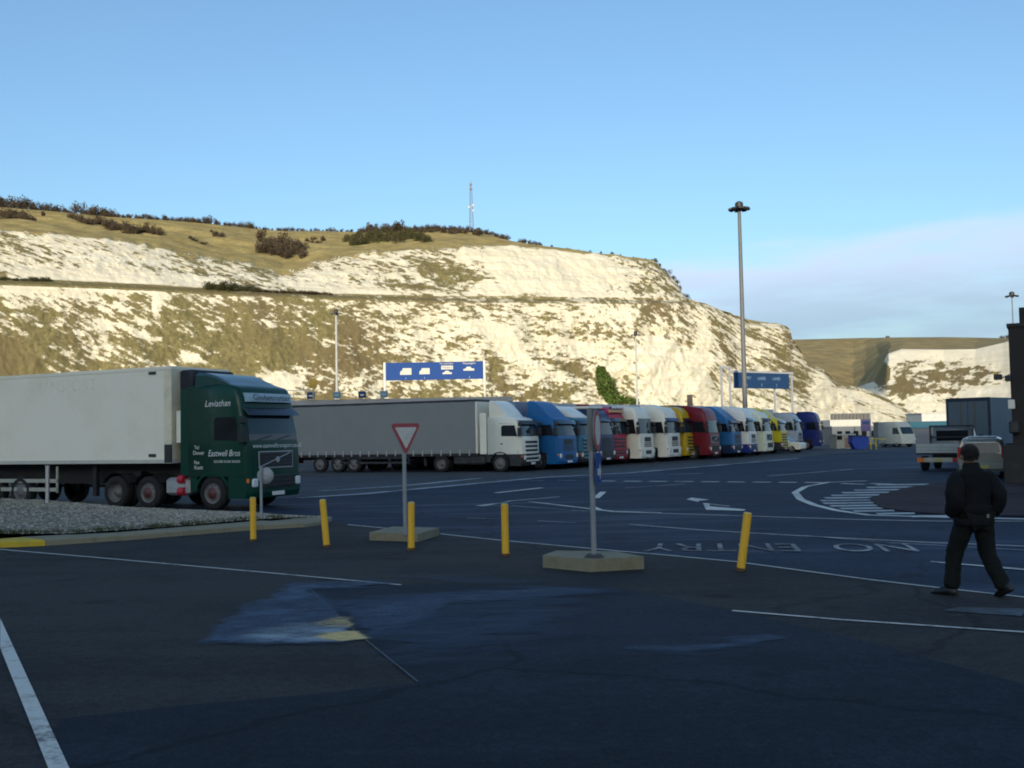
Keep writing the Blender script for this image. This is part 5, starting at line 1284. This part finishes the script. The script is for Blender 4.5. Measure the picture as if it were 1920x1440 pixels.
# ================================================================ RIGHT-HAND SIDE
# dark building
D = 36.5
bl = empty('dark_building', (at(1898, 800, D).x, D, 0), R(-28)); tag(bl, 'black brick building cutting into the view beside the parked vehicles', 'building')
M_BLK = paint('black_cladding', (.016, .012, .011), .7, dirt=.3, dirt_col=(.03, .025, .02))
hb_ = at(1898, 613, D).z; hc = at(1915, 576, D).z
MB().box(0, 14, 0, 12, 0, hb_).build('wall', M_BLK, bl); MB().box(-.05, 14.1, -.05, 12.1, hb_, hb_+.12).build('roof', paint('black_roof', (.012, .012, .014), .6), bl)
MB().box(.36, 1.6, .3, 1.6, hb_+.12, hc).build('chimney', M_BLK, bl)
for k in range(3): MB().box(1.2+k*2.6, 2.6+k*2.6, -.03, .02, 1.1, 2.5).build('window', M_SGLASS, bl)
MB().box(-.10, .12, -.16, -.02, 2.62, 2.95, .02).build('alarm_box', M_WHT, bl)
fl = MB(); fl.cyl((0, -.02, 3.85), (-.28, -.25, 3.72), .02, n=6); fl.box(-.52, -.24, -.36, -.20, 3.66, 3.86, .03); fl.cyl((0, 0, 3.75), (-.06, -.2, 3.68), .02, n=6).box(-.16, .05, -.32, -.14, 3.60, 3.80, .03)
fl.build('floodlight', M_PLAST, bl)
MB().box(-.10, .25, -.35, -.02, 1.75, 2.20, .05).build('wall_lamp', M_PLAST, bl)
MB().box(-.30, 3.0, -.75, -.06, 0, 1.35, .03).build('bin_store', paint('bin_black', (.012, .012, .013), .6), bl)

# box lorry seen from behind
D = 59.6
p = at(1776, 800, D); phi = R(48)
bx = empty('box_lorry', (p.x+1.25*math.cos(phi), p.y-1.25*math.sin(phi), 0), math.pi/2-phi)
tag(bx, 'grey box lorry seen from the back beside the dark building', 'lorry')
zt_ = at(1776, 748, D).z
M_BXS = paint('box_side_bluegreen', (.07, .12, .155), .5, dirt=.5, dirt_col=(.03, .08, .22), scale=.45)
b_ = MB().box(.0, 9.5, -1.25, 1.25, 1.0, zt_).build('box_body', M_BXS, bx)
MB().box(-.03, .0, -1.27, 1.27, .95, zt_+.02).build('rear_frame', paint('frame_navy', (.012, .02, .045), .5), bx)
for a, b in ((-1.12, -.015), (.015, 1.12)): MB().box(-.06, -.032, a, b, 1.1, zt_-.20).build('rear_door', paint('door_grey', (.085, .12, .145), .5, dirt=.2, scale=1), bx)
MB().box(-.09, -.062, -.42, -.38, 1.1, zt_-.25).box(-.09, -.062, .38, .42, 1.1, zt_-.25).build('lock_bar', paint('lock_bar_brown', (.13, .10, .05), .5), bx)
MB().box(-.02, .2, -1.2, 1.2, .45, .7).build('rear_bumper', M_PLAST, bx)
for s in (-1, 1): MB().box(-.05, -.02, min(s*.8, s*1.15), max(s*.8, s*1.15), .5, .65).build('tail_lamp', M_RED, bx)
MB().box(.3, 9.3, -.45, .45, .6, .98).build('chassis', M_CHAS, bx); MB().box(9.6, 11.4, -1.2, 1.2, .6, 3.0, .15).build('cab', M_WHT, bx)
for x in (2.0, 3.3, 9.9):
    for s in (-1, 1): wheel(bx, x, s, 'rear' if x < 5 else 'front', .5, .93 if x < 5 else 1.05)

# flatbed truck
D = 47.5
p = gp(1716, 883); phi = R(33)
fb = empty('flatbed_truck', (p.x+.98*math.cos(phi), p.y-.98*math.sin(phi)-.3, 0), math.pi/2-phi); tag(fb, 'small white dropside flatbed truck driving away past the traffic island', 'truck')
M_FW = paint('flatbed_white', (.50, .52, .48), .5, dirt=.5, dirt_col=(.30, .33, .30), scale=2)
MB().box(0, 3.1, -1.02, 1.02, .76, .84).build('bed_floor', M_CHAS, fb)
MB().box(-.04, .0, -1.0, 1.0, .84, 1.26).build('tailgate', M_FW, fb)
for k in range(2): MB().box(-.055, -.042, -.96, .96, .94+k*.14, .97+k*.14).build('tailgate_rib', paint('rib_grey', (.36, .38, .36), .5), fb)
for s in (-1, 1): MB().box(0, 3.1, min(s*.98, s*1.02), max(s*.98, s*1.02), .84, 1.24).build('side_board', paint('side_board_dull', (.25, .28, .28), .5), fb)
hd = MB().box(3.05, 3.12, -1.0, -.93, .84, 2.1).box(3.05, 3.12, .93, 1.0, .84, 2.1).box(3.05, 3.12, -1.0, 1.0, 2.02, 2.1).box(3.05, 3.12, -1.0, 1.0, 1.5, 1.56); hd.build('headboard', M_PLAST, fb)
cb = Cab([(.5, 0, .93, -1.5), (1.25, -.05, .95, -1.5), (1.95, -.45, .85, -1.5), (2.05, -.6, .8, -1.48)], r=.12, bulge=.05)
cbo = cb.body(MB()).build('cab', paint('truck_cab_grey', (.28, .30, .30), .4, coat=.3), fb, loc=(4.75, 0, 0))
MB().box(-1.52, -1.49, -.72, .72, 1.35, 1.85).build('rear_window', M_SGLASS, cbo)
cb.front(MB(), -.8, .8, 1.3, 1.88, .01, .03).build('windscreen', M_GLASS, cbo)
for s in (-1, 1):
    cb.side(MB(), s, [(-.35, 1.28), (-.6, 1.85), (-1.25, 1.85), (-1.25, 1.28)]).build('side_window', M_SGLASS, cbo)
    MB().box(-.5, -.42, min(s*1.05, s*1.22), max(s*1.05, s*1.22), 1.3, 1.62, .02).build('mirror', M_PLAST, cbo)
MB().box(-.02, .06, -.98, .98, .42, .62).build('rear_bumper', paint('bar_pale', (.45, .44, .36), .5), fb)
MB().box(-.05, -.022, .68, .97, .42, .62).build('tail_lamp', M_ORANGE, fb); MB().box(-.05, -.022, -.97, -.55, .42, .62).build('tail_lamp', M_RED, fb)
MB().box(-.035, -.022, -.12, .2, .44, .56).build('number_plate', paint('plate_yellow', (.5, .42, .1), .5), fb)
MB().box(.2, 4.5, -.35, .35, .45, .74).build('chassis', M_CHAS, fb)
for x in (.9, 3.9):
    for s in (-1, 1): wheel(fb, x, s, 'front', .34, .82)

# silver people carrier, rear view
D = 41.0
p = gp(1842, 897); phi = R(27)
cr_ = empty('car', (p.x, p.y, 0), math.pi/2-phi); tag(cr_, 'pale gold people carrier driving away, half hidden behind the walking man', 'car')
M_CAR = paint('car_gold', (.30, .30, .24), .3, metal=.3, coat=.6, dirt=.2)
# body lofted along its length: (x, halfwidth bottom, halfwidth shoulder, z shoulder, halfwidth roof, z roof)
secs = [(0, .78, .80, .95, .62, 1.0), (.08, .82, .86, .98, .62, 1.42), (.35, .86, .89, 1.0, .66, 1.56), (1.2, .87, .90, .98, .68, 1.60), (2.3, .87, .90, .96, .66, 1.55), (3.0, .87, .90, .93, .60, 1.22), (3.3, .86, .89, .90, .60, .99), (4.0, .82, .84, .80, .60, .84), (4.15, .75, .76, .6, .55, .65)]
rg = []
for x, hb2, hs, zs, hr_, zr_ in secs:
    rg.append([(x, -hb2, .28), (x, -hs, .55), (x, -hs, zs), (x, -hr_-.03, zr_-.06), (x, -hr_+.1, zr_), (x, hr_-.1, zr_), (x, hr_+.03, zr_-.06), (x, hs, zs), (x, hs, .55), (x, hb2, .28)])
cbd = MB().loft(rg, True, False).build('body', M_CAR, cr_)
MB().loft([[(.005, -.66, 1.02), (.005, .66, 1.02)], [(.055, -.6, 1.38), (.055, .6, 1.38)], ], False, False, False).build('rear_window', M_SGLASS, cr_, loc=(-.03, 0, 0))
for s in (-1, 1):
    MB().add([(.45, s*.905, 1.02), (2.85, s*.905, .98), (2.35, s*.72, 1.46), (.5, s*.74, 1.47)], [(0, 1, 2, 3)]).build('side_window', M_SGLASS, cr_)
    MB().box(-.03, .06, min(s*.70, s*.85), max(s*.70, s*.85), .80, 1.22, .02).build('tail_lamp', M_RED, cr_)
    for x in (.75, 3.35): wheel(cr_, x, s, 'front', .32, .76)
MB().box(-.10, .05, -.80, .80, .32, .60, .05).build('bumper', M_CAR, cr_); MB().box(-.12, -.101, -.26, .26, .40, .51).build('number_plate', paint('plate_yellow', (.5, .42, .1), .5), cr_)
MB().box(.02, .12, -.5, .5, 1.52, 1.57).build('spoiler', paint('spoiler_pale', (.5, .55, .6), .3), cr_)
MB().box(.3, 2.3, -.5, .5, 1.60, 1.625).build('sunroof', paint('roof_pale', (.55, .60, .66), .25), cr_)

# ================================================================ FAR END OF THE PORT
def boxthing(name, px0, px1, pyt, D, dep, label, cat, mat, roofmat=None, base=0, rz=0, parts=None, grp=None):
    a, b = at(px0, pyt, D), at(px1, pyt, D); w = (b.x-a.x)/2; h = (a.z+b.z)/2
    o = empty(name, ((a.x+b.x)/2, D, base), rz); tag(o, label, cat, grp)
    MB().box(-w, w, 0, dep, 0, h-.1).build('wall', mat, o); MB().box(-w-.1, w+.1, -.1, dep+.1, h-.1, h).build('roof', roofmat or mat, o)
    return o, w, h
M_LOW = paint('low_grey', (.17, .19, .22), .6, dirt=.3, dirt_col=(.10, .16, .14), scale=.4)
o, w, h = boxthing('low_building', 1560, 1655, 798, 126, 8, 'long low grey shed behind the blue skip', 'building', M_LOW, paint('pale_roof', (.55, .55, .52), .6))
for k in range(6): MB().box(-w+.6+k*1.0, -w+1.2+k*1.0, -.03, .02, .9, 1.7).build('window', M_SGLASS, o)
D = 150
a, b = at(1556, 783, D), at(1634, 783, D); wv = (b.x-a.x)/2; zv = a.z
vd = empty('viaduct', ((a.x+b.x)/2, D, 0)); tag(vd, 'pale raised roadway with a row of dark parapet posts at the foot of the chalk', 'bridge')
MB().box(-wv, wv, 0, 6, zv-1.3, zv-.35).build('deck', paint('viaduct_pale', (.60, .60, .56), .7), vd)
vm = MB().box(-.2, .2, 0, .3, zv-.35, zv+.5).mesh('parapet_post', paint('post_dark', (.12, .12, .12), .7))
for i in range(11): link('parapet_post', vm, vd, (-wv+.4+(2*wv-.8)*i/10, 0, 0))
MB().box(-wv, wv, 0, .15, zv+.45, zv+.6).build('handrail', paint('viaduct_rail', (.30, .30, .30), .7), vd)
for i in range(3): MB().box(-wv+1+i*(wv-1.1), -wv+1.6+i*(wv-1.1), 2, 3, 0, zv-1.3).build('pier', paint('viaduct_pale', (.60, .60, .56), .7), vd)
q = at(1623, 796, 118); s_ = empty('information_sign', (q.x, 118, 0)); tag(s_, 'square blue and purple sign above the low shed', 'sign')
MB().box(-.55, .55, -.05, .05, q.z-.75, q.z+.6).build('sign_board', paint('sign_violet', (.07, .06, .20), .5), s_); MB().box(-.4, .4, -.07, -.052, q.z+.05, q.z+.35).build('sign_face', M_SBLUE2, s_); MB().box(.5, .62, -.03, .06, 0, q.z+1.3).build('pole', M_GALV, s_)
# grey container
o, w, h = boxthing('shipping_container', 1652, 1700, 791, 110, 2.4, 'grey steel container beyond the flatbed truck', 'container', paint('container_grey', (.20, .215, .235), .6))
for k in range(14): MB().box(-w+.1+k*(2*w-.2)/14, -w+.1+(k+.5)*(2*w-.2)/14, -.04, -.0, .2, h-.25).build('corrugation', paint('container_grey', (.20, .215, .235), .6), o)
for s in (-1, 1): MB().box(min(s*w, s*(w-.12)), max(s*w, s*(w-.12)), -.06, .06, 0, h).build('corner_post', paint('post_cream', (.50, .52, .46), .6), o)
# cream van at the end
q = gp(1703, 838); vn_ = empty('van', (q.x+.1, 106, 0), R(-62)); tag(vn_, 'cream white lorry cab facing the camera beyond the flatbed truck', 'van')
cv = Cab([(.35, 0, 1.0, -3.2), (1.2, -.05, 1.02, -3.2), (1.3, -.1, 1.02, -3.2), (2.2, -.5, .95, -3.2), (2.6, -.9, .9, -3.2)], r=.15)
cvo = cv.body(MB()).build('body', paint('van_cream', (.62, .62, .52), .4), vn_)
cv.front(MB(), -.85, .85, 1.35, 2.05, .01, .03).build('windscreen', M_GLASS, cvo)
for s in (-1, 1):
    cv.side(MB(), s, [(-.4, 1.35), (-.7, 2.0), (-1.3, 2.0), (-1.3, 1.35)]).build('side_window', M_SGLASS, cvo)
    MB().box(-.05, .02, min(s*.6, s*.9), max(s*.6, s*.9), .7, .9).build('headlight', M_LAMP, cvo)
    for x in (-.8, -2.6): wheel(vn_, x, s, 'front', .35, .85)
# teal roofed kiosk row
o, w, h = boxthing('kiosk', 1705, 1775, 790, 118, 5, 'low building with a bright teal roof edge behind the flatbed truck', 'building', M_LOW, paint('teal_roof', (.05, .22, .30), .5))
MB().box(-w, w, -.16, -.11, h-.75, h-.12).build('fascia', paint('teal_roof', (.05, .22, .30), .5), o)
o, w, h = boxthing('white_block', 1728, 1774, 774, 150, 6, 'small white flat-roofed block just left of the box lorry', 'building', paint('block_white', (.60, .62, .60), .6))
# cabin
o, w, h = boxthing('site_cabin', 1568, 1602, 814, 104, 2.2, 'small cream cabin with a brownish pink door beside the blue skip', 'cabin', paint('cabin_cream', (.42, .42, .34), .6), paint('pale_roof', (.55, .55, .52), .6))
MB().box(-.1, .75, -.05, .02, .1, h-.35).build('door', paint('door_pink', (.30, .18, .14), .6), o); MB().box(-w+.05, -.35, -.04, .02, .9, 1.3).build('window', M_SGLASS, o)
# blue skip
q = gp(1611, 843); sk = empty('skip', (q.x, q.y, 0)); tag(sk, 'bright blue waste skip standing on the far edge of the tarmac', 'skip')
M_SKIP = paint('skip_blue', (.006, .055, .38), .45, dirt=.2)
MB().prism([(-.5, .05), (.5, .05), (.82, .7), (.76, 1.15), (-.76, 1.15), (-.82, .7)], -.5, .7).build('tub', M_SKIP, sk)
MB().box(-.84, .84, -.56, .76, 1.15, 1.23, .02).build('rim', M_SKIP, sk)
for k in (-.4, 0, .4): MB().box(k-.03, k+.03, -.54, -.5, .15, 1.15).build('rib', M_SKIP, sk)
MB().box(-.78, .4, -.5, .7, 1.23, 1.36).build('cover', paint('skip_cover', (.02, .025, .035), .7), sk)
# yellow barrier
q = gp(1640, 843); yb = empty('barrier', (q.x, q.y+1, 0)); tag(yb, 'yellow tubular barrier beside the blue skip', 'barrier')
MY = paint('barrier_yellow', (.60, .48, .06), .5)
for x in (-.5, 0, .5): MB().cyl((x, 0, 0), (x, 0, 1.1), .05, n=8).build('upright', MY, yb)
MB().cyl((-.5, 0, 1.08), (1.6, .3, .9), .05, n=8).build('top_rail', MY, yb); MB().cyl((-.5, 0, .55), (.5, 0, .55), .04, n=8).build('mid_rail', MY, yb)
# small white car by the navy lorry
q = gp(1527, 849); wc = empty('car', (q.x-.5, q.y+1.5, 0), R(-35)); tag(wc, 'small white car parked against the last navy lorry', 'car')
rg = []
for x, zb_, zr_, hw_ in ((0, .4, .75, .7), (-.1, .3, .85, .8), (-.9, .3, .95, .84), (-1.5, .3, 1.42, .80), (-2.6, .3, 1.45, .80), (-3.3, .3, 1.0, .82), (-3.8, .35, .9, .75)):
    rg.append([(x, -hw_, zb_), (x, -hw_, min(.9, zr_)), (x, -hw_*.78, zr_), (x, hw_*.78, zr_), (x, hw_, min(.9, zr_)), (x, hw_, zb_)])
MB().loft(rg).build('body', M_WHT, wc)
MB().add([(-.93, -.6, .99), (-.93, .6, .99), (-1.46, .56, 1.40), (-1.46, -.56, 1.40)], [(0, 1, 2, 3)]).build('windscreen', M_GLASS, wc, loc=(.03, 0, .01))
for s in (-1, 1):
    for x in (-.75, -3.0): wheel(wc, x, s, 'front', .30, .72)

# ================================================================ THE WALKING MAN
def skin(name, verts, edges, rad, mat, parent, sub=2, root=0, smooth=.6):
    me = bpy.data.meshes.new(name); me.from_pydata(verts, edges, []); o = link(name, me, parent)
    sk_ = o.modifiers.new('skin', 'SKIN'); sk_.use_smooth_shade = True; sk_.branch_smoothing = smooth
    dat = me.skin_vertices[0].data if len(me.skin_vertices) else None
    if dat is None:
        bpy.context.view_layer.objects.active = o; dat = me.skin_vertices[0].data
    for i, r in enumerate(rad):
        dat[i].radius = r if isinstance(r, tuple) else (r, r); dat[i].use_root = (i == root)
    sb_ = o.modifiers.new('sub', 'SUBSURF'); sb_.levels = sub; sb_.render_levels = sub
    me.materials.append(mat); return o
gpos = gp(1832, 1119)
mn = empty('person', (gpos.x, gpos.y, 0), R(12)); tag(mn, 'man in a black jacket and dark trousers walking away with his hands in his pockets', 'person')
M_JACK = paint('jacket_black', (.006, .007, .009), .8, dirt=.2, dirt_col=(.011, .012, .014), scale=5, bump=.6, spec=.25)
M_TROU = paint('trousers_dark', (.010, .012, .011), .9, dirt=.3, dirt_col=(.016, .019, .017), scale=5, bump=.6, spec=.2)
M_SHOE = paint('shoe_black', (.008, .008, .010), .45); M_SKIN = paint('skin_tone', (.30, .16, .10), .6, dirt=0); M_HAIR = paint('hair_dark', (.014, .009, .007), .8, dirt=.3, scale=20, bump=.8)
# joints: x to his right as seen from behind, y the way he walks; striding, weight on the right leg
hip, hl, hr2 = (0, 0, .96), (-.10, .01, .92), (.10, -.01, .92)
kl, kr = (-.16, .17, .52), (.15, -.02, .50); al_, ar_ = (-.235, .15, .10), (.22, -.24, .13)
chest = (0, .03, 1.28); nk = (0, .02, 1.53); hd_ = (0, .05, 1.67)
sl, sr = (-.20, .01, 1.45), (.20, .01, 1.45); el_, er_ = (-.305, -.09, 1.17), (.305, -.09, 1.17); wl, wr = (-.25, .08, .97), (.25, .08, .97)
skin('body', [hip, hl, hr2, kl, kr, al_, ar_, chest, nk, hd_, (0, .05, 1.76), sl, sr, el_, er_, wl, wr, (-.25, .29, .045), (.22, -.10, .06), (0, .135, 1.655)],
     [(0, 1), (0, 2), (1, 3), (2, 4), (3, 5), (4, 6), (0, 7), (7, 8), (8, 9), (9, 10), (7, 11), (7, 12), (11, 13), (12, 14), (13, 15), (14, 16), (5, 17), (6, 18), (9, 19)],
     [(.14, .10), .085, .085, .058, .058, .042, .042, (.16, .11), (.058, .062), (.080, .092), (.064, .075), .062, .062, .045, .045, .036, .036, .035, .035, (.018, .02)], M_SKIN, mn)
def cloth(o, amp, sc, seed):                 # folds and creases
    tx = bpy.data.textures.new('folds', 'CLOUDS'); tx.noise_scale = sc; tx.noise_depth = 3
    d = o.modifiers.new('folds', 'DISPLACE'); d.texture = tx; d.strength = amp; d.mid_level = .5; d.texture_coords = 'LOCAL'
tr = skin('trousers', [hip, hl, hr2, (-.135, .09, .72), (.13, -.02, .72), kl, kr, (-.20, .17, .28), (.19, -.12, .29), (-.237, .145, .075), (.222, -.24, .105)],
     [(0, 1), (0, 2), (1, 3), (2, 4), (3, 5), (4, 6), (5, 7), (6, 8), (7, 9), (8, 10)],
     [(.17, .135), .140, .140, .122, .122, .104, .104, .098, .098, (.094, .102), (.094, .102)], M_TROU, mn, sub=3)
cloth(tr, .030, .09, 1)
jk = skin('jacket', [(0, 0, .93), (0, .0, 1.08), (0, .02, 1.26), (0, .01, 1.42), (0, .01, 1.55), sl, sr, (-.275, -.05, 1.32), (.275, -.05, 1.32), el_, er_, (-.29, -.02, 1.07), (.29, -.02, 1.07), (-.25, .07, .97), (.25, .07, .97)],
     [(0, 1), (1, 2), (2, 3), (3, 4), (3, 5), (3, 6), (5, 7), (6, 8), (7, 9), (8, 10), (9, 11), (10, 12), (11, 13), (12, 14)],
     [(.235, .165), (.255, .185), (.265, .185), (.225, .15), (.10, .095), .125, .125, .118, .118, .112, .112, .100, .100, .080, .080], M_JACK, mn, sub=3, root=2)
cloth(jk, .045, .13, 2)
MB().lathe([(.865, .19), (.86, .238), (.875, .245), (.92, .250), (.945, .245), (.95, .22)], 'z', 32).build('jacket_hem', M_JACK, mn).scale = (1.0, .78, 1)
MB().lathe([(1.51, .110), (1.545, .105), (1.60, .092), (1.61, .080), (1.57, .072)], 'z', 24, (0, .012, 0)).build('collar', M_JACK, mn)
MB().box(.03, .06, -.205, -.195, .955, 1.0).build('jacket_tag', paint('tag_grey', (.20, .20, .20), .6), mn)
for (fx, fy, fz), rz_, tip in (((-.24, .19, 0), R(30), 0.0), ((.225, -.24, .0), R(-4), R(-24))):
    rg = []
    for x_, w_, h_ in ((-.10, .030, .06), (-.085, .044, .10), (0, .050, .115), (.08, .052, .085), (.15, .054, .060), (.20, .042, .045), (.22, .022, .03)):
        rg.append([(-w_, x_, 0), (w_, x_, 0), (w_*1.02, x_, h_*.5), (w_*.6, x_, h_), (-w_*.6, x_, h_), (-w_*1.02, x_, h_*.5)])
    sh = MB().loft(rg, True, True).build('shoe', M_SHOE, mn, loc=(fx, fy, .012 if tip == 0 else .085), rot=(tip, 0, rz_))
    MB().box(-.05, .05, -.10, .18, -.012, .002, .006).build('sole', M_TYRE, sh)
# hair: many short tufts over a close cap
rg = []
for j in range(9):
    a = j/8*math.pi*.70; rg.append([(math.cos(2*math.pi*i/18)*.100*math.sin(a+.03), .03+math.sin(2*math.pi*i/18)*.112*math.sin(a+.03), 1.715+.120*math.cos(a)) for i in range(18)])
hr_m = MB().loft(rg, True, True); rs = np.random.RandomState(2)
for i in range(900):
    a = math.acos(1-rs.rand()*1.55); ph = rs.rand()*6.283; d = np.array([math.cos(ph)*math.sin(a), math.sin(ph)*math.sin(a), math.cos(a)])
    c = np.array([0, .03, 1.715])+d*[.100, .112, .120]; tgt = c+d*.014+np.array([rs.normal()*.006, rs.normal()*.006-.002, -.022]); w = np.cross(d, [0, 0, 1.0]); w = w/(np.linalg.norm(w)+1e-6)*.006
    hr_m.add([tuple(c-w), tuple(c+w), tuple(tgt)], [(0, 1, 2)])
hr_m.build('hair', M_HAIR, mn)
for s in (-1, 1): MB().lathe([(-.008, .001), (-.008, .026), (.010, .030), (.012, .001)], 'x', 10, (s*.098, .045, 1.675)).build('ear', M_SKIN, mn)
